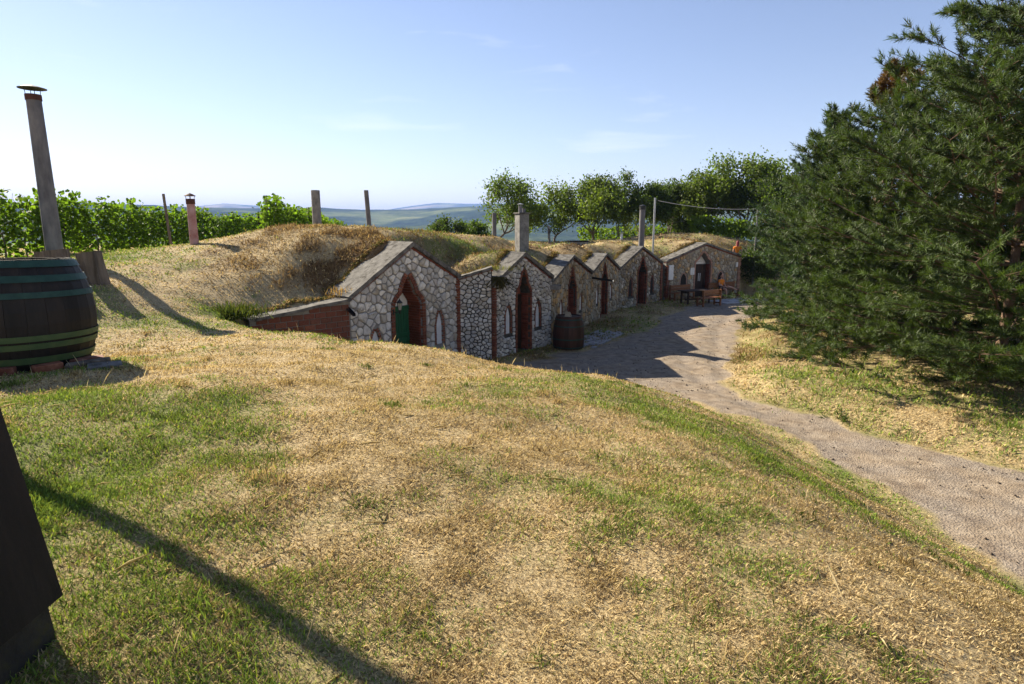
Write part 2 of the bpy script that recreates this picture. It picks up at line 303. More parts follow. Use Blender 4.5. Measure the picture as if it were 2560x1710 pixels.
# ---------------------------------------------------------------- ground sheet, road, hills
FACLINE=FAC
def road_mask(x,y):
    nz=(fbm(x*1.3,y*1.3,31,4)-.5)
    df=segdist(x,y,FACLINE); db=segdist(x,y,BOR); dv=segdist(x,y,VER)
    verge=inside(x,y,[(60,-9),(60,40)]+VER)
    yard=inside(x,y,YARD)
    w=np.interp(y,[14,20,24,30,33],[.6,.9,2.3,2.6,1.8])
    m=smooth((df-w+1.6*nz)/.7)*smooth((db-.12+.9*nz)/.45)*smooth((np.where(verge,-dv,dv)+.05+.9*nz)/.4)
    return np.where(yard,m,0)
BLOBS=[(-2.7,2.2,1.4,.6),(-1.0,1.8,.9,.45),(-3.2,4.2,1.2,.40),(-2.2,3.6,.9,.4),(2.2,7.0,1.1,.75),(2.7,5.6,.8,.45),(1.2,8.8,.9,.6),(3.2,8.3,.8,.45),(1.6,7.8,.7,.3),(-5.0,6.4,.7,.5),(-3.9,5.2,.5,.45),(-7.0,11.6,.9,.6),(-5.4,12.6,.7,.45),(-6.6,13.6,.6,.7),(-.6,22.6,1.5,.55),(1.0,23.0,.8,.5),(-2.5,22.5,1.2,.4),(-12,15.5,2.5,.6),(-12.5,19.5,2,.55),(-3.4,20.0,.5,.7),(.1,20.6,.7,.8),(9.2,16.0,1.5,.35),(4.5,4.3,.7,.3),(5.2,26.,1.6,.55),(3.2,23.6,1.0,.6),(-8.4,12.2,.7,.5),(10.5,8.5,1.2,.4)]
def green(x,y):
    n=fbm(x*.8,y*.8,3,5); g=.02+1.25*(n-.48)
    for bx,by,r,a in BLOBS: g=g+a*np.exp(-((x-bx)**2+(y-by)**2)/(r*r))
    db=segdist(x,y,BOR); g=g+.35*np.exp(-(db/.45)**2)*np.clip(fbm(x*1.7,y*1.7,23,3)-.42,0,1)*3
    g=g+.7*(fbm(x*3.1,y*3.1,11,3)-.5)
    g=g+.35*smooth((y-44)/6)+.22*((x>5.5)&(y<24))+.20*smooth((y-19)/4)*smooth((44-y)/4)*(x>-3.5)-.55*np.exp(-(((x+5.3)/2.6)**2+((y-17.8)/2.2)**2))
    return np.clip(g,0,1)
def dead(x,y):
    d=1.05*np.exp(-(((x+5.0)/1.9)**2+((y-17.6)/1.5)**2))+.6*np.exp(-((x+4.2)**2+(y-19.2)**2)/.8)
    for (i0,i1,af,*_) in CELL[1:]:
        p=np.array(FAC[i0])*(1-af)+np.array(FAC[i1])*af; n=unit(FAC[i0],FAC[i1])[1]; q=p+n*1.6+.6*unit(FAC[i0],FAC[i1])[0]
        d=d+.35*np.exp(-((x-q[0])**2+(y-q[1])**2)/.8)
    d=d+.34*smooth((y-15.5)/3)*smooth((46-y)/4)*(x>-9)
    return np.clip(d*1.5*np.clip((fbm(x*1.5,y*1.5,77,5)-.36)*4.2,0,1),0,1)
def graded(lo,hi,st,far,g=1.13):
    c=list(np.arange(lo,hi+1e-6,st)); s=st; a=hi
    while a<far: s*=g; a+=s; c.append(a)
    s=st; a=lo; left=[]
    while a>-far: s*=g; a-=s; left.append(a)
    return np.array(left[::-1]+c)
gx=graded(-12,16.,.14,420); gy=graded(.8,42,.16,420); gy=gy[gy>-14]
GX,GY=np.meshgrid(gx,gy,indexing='ij'); GZ=height(GX,GY)
RUT=[[(8.0,-2),(7.6,6),(6.6,10),(5.9,13),(5.2,16),(5.6,20),(7.5,26),(9.5,31)],[(9.3,-2),(8.8,6),(7.6,9.6),(6.3,12.6),(5.7,14.5),(6.5,19.2),(8.6,25),(10.8,30)]]
RM=road_mask(GX,GY)
for rl in RUT: GZ=GZ-.04*np.exp(-(segdist(GX,GY,rl)/.22)**2)*RM
GZ=GZ+.012*(fbm(GX*2.2,GY*2.2,91,3)-.5)*RM
nx,ny=GX.shape
Vg=np.c_[GX.ravel(),GY.ravel(),GZ.ravel()]
mask=np.c_[green(GX,GY).ravel(),dead(GX,GY).ravel(),road_mask(GX,GY).ravel()]
ii,jj=np.meshgrid(np.arange(nx-1),np.arange(ny-1),indexing='ij'); q=(ii*ny+jj).ravel()
Fg=np.c_[q,q+ny,q+ny+1,q+1]
def ground_mat():
    m,N,L,b,o=nodes('ground'); a=N.new('ShaderNodeVertexColor'); a.layer_name='Col'; sp=N.new('ShaderNodeSeparateColor'); L.new(a.outputs[0],sp.inputs[0])
    g=N.new('ShaderNodeNewGeometry')
    def noise(s,d=6,r=.65):
        n=N.new('ShaderNodeTexNoise'); n.inputs['Scale'].default_value=s; n.inputs['Detail'].default_value=d; n.inputs['Roughness'].default_value=r; L.new(g.outputs['Position'],n.inputs['Vector']); return n.outputs['Fac']
    def mix(f,c1,c2,t='MIX'):
        x=N.new('ShaderNodeMixRGB'); x.blend_type=t
        for s,v in ((x.inputs['Fac'],f),(x.inputs['Color1'],c1),(x.inputs['Color2'],c2)):
            if isinstance(v,bpy.types.NodeSocket): L.new(v,s)
            elif isinstance(v,(int,float)): s.default_value=v
            else: s.default_value=(*v,1)
        return x.outputs[0]
    def math_(op,a_,b_=None,c_=None,clamp=False):
        x=N.new('ShaderNodeMath'); x.operation=op; x.use_clamp=clamp
        for k,v in enumerate((a_,b_,c_)):
            if v is None: continue
            if isinstance(v,bpy.types.NodeSocket): L.new(v,x.inputs[k])
            else: x.inputs[k].default_value=v
        return x.outputs[0]
    fine=noise(42,8,.75); mid=noise(7,6,.6)
    straw=ramp(N,[(.16,.115,.065),(.38,.285,.15),(.58,.465,.27)],[.36,.49,.64]); L.new(fine,straw.inputs[0])
    grn=ramp(N,[(.05,.06,.018),(.115,.145,.035),(.20,.215,.06)],[.33,.5,.66]); L.new(fine,grn.inputs[0])
    ded=ramp(N,[(.04,.024,.012),(.13,.078,.036),(.28,.175,.08)],[.36,.5,.68]); L.new(fine,ded.inputs[0])
    gf=math_('ADD',sp.outputs[0],math_('MULTIPLY_ADD',mid,.9,-.45),clamp=True)
    c=mix(gf,straw.outputs[0],grn.outputs[0]); c=mix(math_('ADD',sp.outputs[1],math_('MULTIPLY',sp.outputs[1],math_('MULTIPLY_ADD',mid,1.4,-.7)),clamp=True),c,ded.outputs[0])
    rs=noise(3.2,7,.6); gr=N.new('ShaderNodeTexVoronoi'); gr.inputs['Scale'].default_value=34; L.new(g.outputs['Position'],gr.inputs['Vector'])
    road=ramp(N,[(.16,.12,.085),(.275,.218,.158),(.40,.33,.25)],[.32,.5,.7]); L.new(rs,road.inputs[0])
    peb=ramp(N,[(.10,.088,.078),(.22,.19,.165),(.38,.34,.29)],[.0,.45,1.]); L.new(gr.outputs['Color'],peb.inputs[0])
    pm=ramp(N,[(0,0,0),(1,1,1)],[.42,.60]); L.new(noise(1.1,5,.6),pm.inputs[0])
    road2=mix(math_('MULTIPLY',pm.outputs[0],.6),road.outputs[0],peb.outputs[0])
    road2=mix(math_('MULTIPLY',fine,.35),road2,(.12,.09,.07))
    rf=N.new('ShaderNodeMath'); rf.operation='MULTIPLY_ADD'; L.new(sp.outputs[2],rf.inputs[0]); rf.inputs[1].default_value=2.2; L.new(math_('MULTIPLY_ADD',noise(14,6,.7),1.2,-1.2),rf.inputs[2]); rf.use_clamp=True
    c=mix(rf.outputs[0],c,road2)
    L.new(c,b.inputs['Base Color']); b.inputs['Roughness'].default_value=.95; b.inputs['Specular IOR Level'].default_value=.15
    hb=math_('ADD',math_('MULTIPLY',fine,.5),math_('MULTIPLY',noise(11,5,.6),1.0)); hr=math_('ADD',math_('MULTIPLY',gr.outputs['Distance'],.35),math_('MULTIPLY',noise(20,6,.7),.5))
    hm=N.new('ShaderNodeMix'); hm.data_type='FLOAT'; L.new(rf.outputs[0],hm.inputs[0]); L.new(hb,hm.inputs[2]); L.new(hr,hm.inputs[3])
    bp=N.new('ShaderNodeBump'); bp.inputs['Strength'].default_value=.8; bp.inputs['Distance'].default_value=.045; L.new(hm.outputs[0],bp.inputs['Height']); L.new(bp.outputs[0],b.inputs['Normal'])
    return m
M['ground']=ground_mat()
cm=mask[:,2][Fg].mean(1)>.5
def sub_mesh(name,sel):
    F=Fg[sel]; u,inv=np.unique(F.ravel(),return_inverse=True)
    return big_mesh(name,Vg[u],inv.reshape(-1,4),M['ground'],colors=mask[u],smooth=True)
tag(sub_mesh('ground',~cm),'dry mown grass ground over the cellar mounds and plateau','ground',kind='structure')
tag(sub_mesh('gravel_road',cm),'dusty gravel road curving past the cellars','road',kind='structure')
# far hills and valley beyond the plateau
def build_hills():
    az=np.radians(np.linspace(-60,60,330)); rr=np.geomspace(230,15000,110)
    A,Rr=np.meshgrid(az,rr,indexing='ij'); X=Rr*np.sin(A); Y=Rr*np.cos(A); D=1173.5+1400*np.tan(np.clip(A,-1.2,1.2))
    ridge1=CAM_Z+np.interp(D,[-2000,300,480,600,745,850,960,1068,1200,1400,2000,5000],[34,36,33,33,35,31,33,38,42,44,46,40])/1400*4200
    ridge2=CAM_Z+np.interp(D,[-2000,300,440,531,640,700,850,901,960,1003,1080,1200,1500,5000],[30,34,33,42,36,30,28,33,42,47,45,48,45,40])/1400*10500
    n=fbm(X/700,Y/700,5,5)-.5; n2=fbm(X/260,Y/260,9,4)-.5
    base=-75+0*X
    s1=smooth((Rr-1300)/2900)*(Rr<=4200)+ (Rr>4200)*(1-smooth((Rr-4200)/2600)*.75)
    z=base+(ridge1+75)*s1*(1+0*n)+n*110*smooth(Rr/2500)*np.clip(np.abs(Rr-4200)/1400,.05,1)+n2*16*np.clip(np.abs(Rr-4200)/900,.06,1)
    s2=smooth((Rr-6500)/4000)*(Rr<=10500)+(Rr>10500)*(1-smooth((Rr-10500)/4500))
    z=np.maximum(z,base+(ridge2+75)*s2+n*70*np.clip(np.abs(Rr-10500)/3000,.03,1)*s2)
    z=z+(fbm(X/45,Y/45,21,2)-.5)*5*smooth((Rr-900)/1200)
    z=np.where(Rr<600,np.minimum(z,-10-60*smooth((Rr-230)/500)),z)
    fld=fbm(X/330+3,Y/240,41,4); fa=np.clip((fld-.58)*10,0,1)*smooth((Rr-500)/900)*(1-.75*smooth((Rr-2700)/1300)*(1-smooth((Rr-8000)/1500)))
    terr=np.clip((fbm(X/1400+9,Y/500,43,3)-.52)*12,0,1)*smooth((Rr-8500)/1000)
    a,bn=A.shape; i,j=np.meshgrid(np.arange(a-1),np.arange(bn-1),indexing='ij'); q=(i*bn+j).ravel()
    m,N,L,b,o=nodes('hills'); at=N.new('ShaderNodeVertexColor'); at.layer_name='Col'; sp=N.new('ShaderNodeSeparateColor'); L.new(at.outputs[0],sp.inputs[0])
    g=N.new('ShaderNodeNewGeometry'); n1=N.new('ShaderNodeTexNoise'); n1.inputs['Scale'].default_value=.011; n1.inputs['Detail'].default_value=9; n1.inputs['Roughness'].default_value=.75; L.new(g.outputs['Position'],n1.inputs['Vector'])
    fo=ramp(N,[(.006,.012,.004),(.022,.038,.012),(.055,.08,.028)],[.38,.5,.62]); L.new(n1.outputs['Fac'],fo.inputs[0])
    fi=ramp(N,[(.10,.14,.04),(.17,.20,.06),(.26,.25,.11)],[.35,.5,.65]); L.new(n1.outputs['Fac'],fi.inputs[0])
    mx=N.new('ShaderNodeMixRGB'); L.new(sp.outputs[0],mx.inputs[0]); L.new(fo.outputs[0],mx.inputs[1]); L.new(fi.outputs[0],mx.inputs[2])
    m2=N.new('ShaderNodeMixRGB'); L.new(sp.outputs[1],m2.inputs[0]); L.new(mx.outputs[0],m2.inputs[1]); m2.inputs[2].default_value=(.42,.34,.24,1)
    L.new(m2.outputs[0],b.inputs['Base Color']); b.inputs['Roughness'].default_value=1; b.inputs['Specular IOR Level'].default_value=0
    ob=big_mesh('hills',np.c_[X.ravel(),Y.ravel(),z.ravel()],np.c_[q,q+1,q+bn+1,q+bn],m,colors=np.c_[fa.ravel(),terr.ravel(),0*fa.ravel()],smooth=True)
    tag(ob,'wooded blue hills with pale fields across the valley','hills',kind='structure')
build_hills()
# ---------------------------------------------------------------- cellar facades
def bevel_box_mesh(name,mat,c=.035):
    mb=MB(); mb.cbox(-.5,.5,-.5,.5,-.5,.5,c); me=bpy.data.meshes.new(name); me.from_pydata(mb.v,[],mb.f); me.materials.append(mat); return me
BRK=bevel_box_mesh('brick',M['brick']); BRKD=bevel_box_mesh('brick_dark',M['brick_dark']); BRKP=bevel_box_mesh('brick_pink',M['brick_pink'])
def J(s): return random.uniform(-s,s)
def clip_half(poly,p,n):
    """keep the side where (v-p).n<=0"""
    out=[]; m=len(poly)
    for i in range(m):
        a=poly[i]; b=poly[(i+1)%m]; da=(a[0]-p[0])*n[0]+(a[1]-p[1])*n[1]; db=(b[0]-p[0])*n[0]+(b[1]-p[1])*n[1]
        if da<=0: out.append(a)
        if (da<0)!=(db<0) and da!=db: t=da/(da-db); out.append((a[0]+t*(b[0]-a[0]),a[1]+t*(b[1]-a[1])))
    return out
def pin(p,poly):
    r=False; x,y=p
    for i in range(len(poly)):
        (ax,ay),(bx,by)=poly[i],poly[(i+1)%len(poly)]
        if (ay>y)!=(by>y) and x<(bx-ax)*(y-ay)/(by-ay)+ax: r=not r
    return r
def nearest(p,poly):
    best=(1e9,None,None)
    for i in range(len(poly)):
        a=poly[i]; b=poly[(i+1)%len(poly)]; dx,dy=b[0]-a[0],b[1]-a[1]; L=dx*dx+dy*dy
        if L<1e-9: continue
        t=max(0,min(1,((p[0]-a[0])*dx+(p[1]-a[1])*dy)/L)); q=(a[0]+t*dx,a[1]+t*dy); d=math.hypot(p[0]-q[0],p[1]-q[1])
        if d<best[0]: best=(d,q,(dx,dy))
    return best
def area_c(poly):
    A=cx=cy=0
    for i in range(len(poly)):
        (x0,y0),(x1,y1)=poly[i],poly[(i+1)%len(poly)]; k=x0*y1-x1*y0; A+=k; cx+=(x0+x1)*k; cy+=(y0+y1)*k
    A/=2
    return (A,(cx/(6*A),cy/(6*A))) if abs(A)>1e-9 else (0,poly[0])
def voronoi_stones(outline,holes,n,seed,asp=1.0,relax=1):
    """random rubble cells inside a convex outline, outside the holes; asp>1 = wider than high"""
    rn=random.Random(seed); xs=[p[0] for p in outline]; zs=[p[1] for p in outline]; x0,x1,z0,z1=min(xs),max(xs),min(zs),max(zs)
    S=[]
    tries=0; dmin=.62*math.sqrt((x1-x0)*(z1-z0)/n)
    while len(S)<n and tries<n*60:
        tries+=1; p=(rn.uniform(x0,x1),rn.uniform(z0,z1)); dd=dmin*rn.uniform(.45,1.5)*(1-.5*tries/(n*60))
        if not pin(p,outline) or any(pin(p,h) for h in holes): continue
        if any(((p[0]-s[0])/asp)**2+(p[1]-s[1])**2<dd*dd for s in S): continue
        S.append(p)
    cells=[]
    for it in range(relax+1):
        cells=[]; A=np.array(S)
        for i,p in enumerate(S):
            d=((A[:,0]-p[0])/asp)**2+(A[:,1]-p[1])**2; idx=np.argsort(d)[1:26]
            poly=list(outline)
            for k in idx:
                s=S[k]; nn=((s[0]-p[0])/asp**2,s[1]-p[1]); mid=((s[0]+p[0])/2,(s[1]+p[1])/2); poly=clip_half(poly,mid,nn)
                if len(poly)<3: break
            for h in holes:
                if len(poly)<3: break
                ds,q,e=nearest(p,h)
                nn=(q[0]-p[0],q[1]-p[1]); L=math.hypot(*nn)
                if L>1e-6 and ds<.6: poly=clip_half(poly,(q[0]-nn[0]/L*.012,q[1]-nn[1]/L*.012),nn)
            cells.append(poly)
        if it<relax:
            S=[((1-.6)*p[0]+.6*area_c(c)[1][0],(1-.6)*p[1]+.6*area_c(c)[1][1]) if len(c)>2 else p for p,c in zip(S,cells)]
    return [c for c in cells if len(c)>2 and abs(area_c(c)[0])>.0018]
def stone_mesh(poly,mat,gap,h,rn):
    A,c=area_c(poly)
    if A<0: poly=poly[::-1]
    # drop tiny edges, cut corners
    P=[]
    for i,p in enumerate(poly):
        q=poly[i-1]
        if math.hypot(p[0]-q[0],p[1]-q[1])>.025: P.append(p)
    if len(P)<3: return None
    Q=[]; m=len(P)
    for i in range(m):
        a,b,d=P[i-1],P[i],P[(i+1)%m]; k=rn.uniform(.06,.24)
        if m<=7: Q+=[(b[0]+(a[0]-b[0])*k,b[1]+(a[1]-b[1])*k),(b[0]+(d[0]-b[0])*k,b[1]+(d[1]-b[1])*k)]
        else: Q.append(b)
    r=math.sqrt(abs(A)/math.pi); g=rn.uniform(.7,1.4)*gap
    def sh(s,j=0): return [(p[0]+(c[0]-p[0])*min(.6,s/max(.03,math.hypot(p[0]-c[0],p[1]-c[1])))+rn.uniform(-j,j),p[1]+(c[1]-p[1])*min(.6,s/max(.03,math.hypot(p[0]-c[0],p[1]-c[1])))+rn.uniform(-j,j)) for p in Q]
    tx,tz=rn.uniform(-.18,.18),rn.uniform(-.18,.18)
    o1=sh(g,.004); o2=sh(g+.004,.003); o3=sh(g+.22*r+.008,.006); n=len(Q)
    V=[(x-c[0],.012,z-c[1]) for x,z in o1]+[(x-c[0],-h*.6,z-c[1]) for x,z in o2]+[(x-c[0],-h+tx*(x-c[0])+tz*(z-c[1])+rn.uniform(-.004,.004),z-c[1]) for x,z in o3]
    F=[]
    for k in (0,n):
        for i in range(n): F.append((k+i,k+(i+1)%n,k+n+(i+1)%n,k+n+i))
    F.append(tuple(range(2*n,3*n)))
    me=bpy.data.meshes.new('stone'); me.from_pydata(V,[],F); me.materials.append(mat)
    return me,c
def stones(parent,outline,holes,n,mat,seed,gap=.012,h=(.025,.07),asp=1.0,y0=0,relax=1):
    rn=random.Random(seed+5)
    for cpoly in voronoi_stones(outline,holes,n,seed,asp,relax):
        r=stone_mesh(cpoly,mat,gap,rn.uniform(*h),rn)
        if r: shared('stone',r[0],parent,(r[1][0],y0,r[1][1]))
def ogee(c,hw,zs,zsh,za,z0=0.):
    """pointed arch with a narrowed upper lobe; list from lower left over the point to lower right"""
    R_=[(hw,z0),(hw,zs)]
    for t in (.2,.4,.6,.8,1): R_.append((hw-(hw*.50)*(t**1.8),zs+(zsh-zs)*t))
    for t in (.25,.5,.75): R_.append((hw*.50*(1-t**1.5)+.0,zsh+(za-zsh)*t))
    L_=[(-x,z) for x,z in R_]
    return [(c+x,z) for x,z in L_]+[(c,za)]+[(c+x,z) for x,z in R_[::-1]]
def lancet(c,hw,zs,za,z0):
    R_=[(hw,z0),(hw,zs)]+[(hw*math.cos(t*math.pi/2)**.8,zs+(za-zs)*t) for t in (.25,.5,.75)]
    return [(c-x,z) for x,z in R_]+[(c,za)]+[(c+x,z) for x,z in R_[::-1]]
def offset_out(poly,t):
    c=area_c(poly)[1]; out=[]; n=len(poly)
    for i in range(n):
        a=Vector(poly[max(0,i-1)]); b=Vector(poly[min(n-1,i+1)]); d=(b-a).normalized(); nn=Vector((-d.y,d.x)); p=Vector(poly[i])
        if i==0: nn=Vector((-1,0))
        if i==n-1: nn=Vector((1,0))
        if i==n//2: nn=Vector((0,1.5))
        out.append(tuple(p+nn*t))
    return out
def ring_bricks(parent,outline,t,me,step=.085,y=-.02,dep=.16):
    """voussoirs along an opening, from its lower left over the point to its lower right"""
    pts=[Vector(p) for p in outline]; seg=[(b-a).length for a,b in zip(pts,pts[1:])]; tot=sum(seg); n=max(4,int(tot/step)); st=tot/n
    c=Vector(area_c(outline)[1])
    for k in range(n):
        s=(k+.5)*st; i=0
        while s>seg[i]: s-=seg[i]; i+=1
        d=(pts[i+1]-pts[i]).normalized(); p=pts[i]+d*s; nn=Vector((-d.y,d.x))
        q=p+nn*(t/2+J(.004)); ang=math.atan2(nn.y,nn.x)
        shared('brick',me,parent,(q.x,y+dep/2-.02+J(.004),q.y),(J(.02),-ang+J(.03),0),(t*random.uniform(.94,1.02),dep,st-.012+J(.003)))
def wall_core(parent,outline,holes,thick,mat,depths):
    """mortar wall with openings: front face, reveals, outer sides and back"""
    loops=[[Vector((x,0,z)) for x,z in outline]]+[[Vector((x,0,z)) for x,z in h] for h in holes]
    tri=tessellate_polygon(loops); flat=[v for l in loops for v in l]
    V=[tuple(v) for v in flat]; F=[tuple(t) for t in tri]
    k=len(outline); b=len(V); V+=[(x,thick,z) for x,z in outline]
    for i in range(k): F.append((i,(i+1)%k,b+(i+1)%k,b+i))
    F.append(tuple(b+i for i in range(k))); s=k
    for h,dp in zip(holes,depths):
        m=len(h); b=len(V); V+=[(x,dp,z) for x,z in h]
        for i in range(m): F.append((s+i,s+(i+1)%m,b+(i+1)%m,b+i))
        F.append(tuple(b+i for i in range(m)))
        s+=m
    mb=MB().add(V,F); return mb.build('wall',mat,parent)
def poly_panel(parent,name,poly,y,mat,th=.02):
    n=len(poly); V=[(x,y-th,z) for x,z in poly]+[(x,y,z) for x,z in poly]; F=[tuple(range(n)),tuple(range(2*n-1,n-1,-1))]+[(i,(i+1)%n,n+(i+1)%n,n+i) for i in range(n)]
    return fix_normals(MB().add(V,F).build(name,mat,parent))
def coping(parent,p0,p1,depth,front,th,mat,trim=None,nb=0,wob=.0):
    """sloping slab from p0 to p1 (x,z) along the gable, its top on that line"""
    mb=MB(); n=9; V=[]; F=[]
    d=Vector((p1[0]-p0[0],p1[1]-p0[1])).normalized(); nn=Vector((-d.y,d.x)); 
    if nn.y<0: nn=-nn
    for i in range(n):
        t=i/(n-1); x=p0[0]+(p1[0]-p0[0])*t; z=p0[1]+(p1[1]-p0[1])*t
        e=J(wob); f=J(wob)
        V+=[(x,-front+e,z+f*.6),(x-nn.x*th,-front+e,z-nn.y*th+f*.6),(x-nn.x*th,depth+e*2,z-nn.y*th),(x,depth+e*2,z+.01)]
    for i in range(n-1):
        for k in range(4): F.append((i*4+k,i*4+(k+1)%4,(i+1)*4+(k+1)%4,(i+1)*4+k))
    F+=[(0,1,2,3),tuple((n-1)*4+k for k in (3,2,1,0))]
    o=fix_normals(mb.add(V,F).build('coping_slab',mat,parent))
    if trim:
        L=math.hypot(p1[0]-p0[0],p1[1]-p0[1]); m=int(L/.16)
        for k in range(m):
            t=(k+.5)/m; x=p0[0]+(p1[0]-p0[0])*t; z=p0[1]+(p1[1]-p0[1])*t
            shared('brick',trim,parent,(x-nn.x*(th+.035),-.01+.1+J(.004),z-nn.y*(th+.035)),(0,-math.atan2(d.y,d.x),0),(L/m-.008,.20,.062))
    return o
def plank_door(parent,x0,x1,z0,z1,y,nb,mat,rails=(),rail_mat=None,name='door',gap=.012):
    w=(x1-x0)/nb; mb=MB().box(x0,x1,y+.012,y+.03,z0,z1); d=mb.build(name,mat,parent)
    for k in range(nb): MB().cbox(x0+k*w+gap/2,x0+(k+1)*w-gap/2,y-.014,y+.012,z0,z1,.004).build('plank',mat,d)
    for r0,r1 in rails: MB().cbox(x0,x1,y-.036,y-.015,r0,r1,.005).build('rail',rail_mat or mat,d)
    return d
def jamb_bricks(parent,x,z1,depth,me,side):
    k=0; z=.0
    while z<z1-.04:
        off=.0 if k%2 else -.12
        for j in range(4):
            a=.06+off+j*.25; b=min(depth,a+.24); a=max(.055,a)
            if b-a>.05: shared('brick',me,parent,(x+side*(.028+J(.003)),(a+b)/2,z+.038),(0,0,J(.01)),(.05,b-a-.01,.066))
        z+=.078; k+=1
def pilaster(parent,x,z1,me,w=.15,y=-.03,z0=0,out=.05,course=.082):
    z=z0
    while z<z1-.03:
        shared('brick',me,parent,(x+J(.004),y+.09-out+J(.004),z+.036),(0,0,J(.02)),(w,.2,course-.012)); z+=course
def cellar(idx,label,door,niches,stone,nst,seed,brick,mortar,ring=.12,asp=1.0,front=.10,gap=.012,rd=.40):
    i0,i1,af,e0,ap,e1,sd=CELL[idx]; a=FAC[i0]; d,n,L=unit(FAC[i0],FAC[i1])
    t=empty('wine_cellar',(a[0],a[1],0),math.atan2(d[1],d[0]),label,'wine cellar','wine cellars dug into the grassy bank')
    th=.11; ax=L*af
    out=[(0,-.35),(L,-.35),(L,e1-th-.02),(ax,ap-th-.03),(0,e0-th-.02)]
    dc,hw,zs,zsh,za=door; dh=ogee(dc,hw,zs,zsh,za,0.0)
    nh=[lancet(c,w,s,z1,z0) for (c,w,z0,s,z1) in niches]
    wall_core(t,out,[dh]+nh,.70 if idx==0 else .46,mortar,[rd]+[.10]*len(nh))
    oh=[offset_out(dh,ring+.008)]+[offset_out(h,.088) for h in nh]
    oh2=[]
    for h in oh: h=list(h); h[0]=(h[0][0],h[0][1]-.1); h[-1]=(h[-1][0],h[-1][1]-.1); oh2.append(h)
    so=[(.02,-.05),(L-.02,-.05),(L-.02,e1-th-.06),(ax,ap-th-.08),(.02,e0-th-.06)]
    stones(t,so,oh2,nst,stone,seed,asp=asp,gap=gap)
    ring_bricks(t,dh,ring,brick)
    for h in nh: ring_bricks(t,h,.08,brick,step=.07,y=.012)
    coping(t,(ax,ap),(-.06,e0-.06*(ap-e0)/ax),sd,front,th,M['coping'],trim=BRKD,wob=.008)  # trim in the darker brick, painting in the shade under the slab
    coping(t,(ax+.001,ap-.001),(L+.06,e1-.06*(ap-e1)/(L-ax)),sd,front,th,M['coping'],trim=BRKD,wob=.008)
    return t,L,dh,nh
# first cellar: white rubble, green door
c1,L1,dh1,nh1=cellar(0,'largest white stone cellar front with green plank door','' or (2.05,.52,1.92,2.30,2.82),[(.84,.15,.35,.95,1.40),(3.28,.135,.62,1.15,1.66)],M['stone_white'],200,11,BRK,M['mortar'],ring=.13,gap=.017,rd=.62)
jamb_bricks(c1,2.57,1.95,.60,BRKD,-1); jamb_bricks(c1,1.53,1.95,.60,BRKD,1)
for z in np.arange(1.96,2.75,.08):          # bricks of the arch's inner face, right side
    x=.52-(.26)*(min(1,max(0,(z-1.92)/.38))**1.8) if z<2.3 else .26*(1-((z-2.3)/.52)**1.5)
    shared('brick',BRKD,c1,(2.05+x-.02,.33,z),(0,0,0),(.05,.5,.066))
plank_door(c1,1.585,2.515,.02,1.86,.55,9,M['green_paint'],rails=((.05,.17),(.80,.90),(.96,1.06),(1.74,1.86)))
poly_panel(c1,'lunette',[(1.585,1.87),(2.515,1.87),(2.50,2.0),(2.36,2.2),(2.26,2.34),(2.05,2.70),(1.84,2.34),(1.74,2.2),(1.60,2.0)],.60,M['white'])
MB().cbox(1.62,1.93,.492,.51,.915,.945,.004).build('door_bolt',M['black'],c1)
for h in nh1: poly_panel(c1,'niche_panel',h,.085,M['niche'])
pilaster(c1,L1-.06,2.62,BRK,w=.13,out=.055)
# second cellar
c2,L2,dh2,nh2=cellar(1,'slim white stone cellar front with tall dark red arched doorway',(1.62,.36,1.95,2.28,2.78),[(.80,.125,.70,1.2,1.62),(2.44,.125,.72,1.2,1.62)],M['stone_white'],290,23,BRK,M['mortar_dark'],ring=.085,gap=.014)
jamb_bricks(c2,1.98,1.95,.38,BRKD,-1); jamb_bricks(c2,1.26,1.95,.38,BRKD,1)
plank_door(c2,1.31,1.93,.02,1.9,.34,5,M['dark_wood'],rails=((.2,.3),(1.55,1.65)))
poly_panel(c2,'lunette',[(1.31,1.92),(1.93,1.92),(1.90,2.1),(1.79,2.3),(1.62,2.66),(1.45,2.3),(1.34,2.1)],.39,M['brick_dark'])
for h in nh2: poly_panel(c2,'niche_panel',h,.07,M['niche'])
pilaster(c2,.05,2.32,BRK,w=.12,out=.06)
def plain(idx,label,door,niches,stone,nst,seed,white=True,brick=BRK,mort='mortar_dark'):
    c,L,dh,nh=cellar(idx,label,door,niches,stone,nst,seed,brick,M[mort],ring=.11)
    dc,hw,zs,zsh,za=door
    jamb_bricks(c,dc+hw,zs,.38,BRKD,-1)
    plank_door(c,dc-hw+.05,dc+hw-.05,.02,zs-.04,.34,6,M['dark_wood'],rails=((.2,.3),(1.5,1.6)))
    poly_panel(c,'lunette',[(dc-hw+.06,zs-.02),(dc+hw-.06,zs-.02),(dc+hw*.8,zs+.12),(dc+hw*.42,zsh+.06),(dc,za-.14),(dc-hw*.42,zsh+.06),(dc-hw*.8,zs+.12)],.39,M['brick_dark'] if idx!=5 else M['white'])
    if white:
        for h in nh: poly_panel(c,'niche_panel',h,.03,M['white'])
    else:
        for h in nh: poly_panel(c,'niche_panel',h,.03,M['black_wood'])  # near-black sheet paints the shade of an open recess
    return c,L
c3,L3=plain(2,'tan rubble cellar front behind the brown barrel',(2.5,.50,1.75,2.1,2.55),[(1.15,.12,.75,1.1,1.45),(3.77,.12,.75,1.1,1.48)],M['stone_tan'],250,31)
c4,L4=plain(3,'smallest tan rubble cellar front beside the projecting roof gutter',(2.14,.46,1.70,2.0,2.42),[(1.0,.11,.72,1.1,1.45),(3.25,.11,.72,1.1,1.45)],M['stone_tan'],230,41)
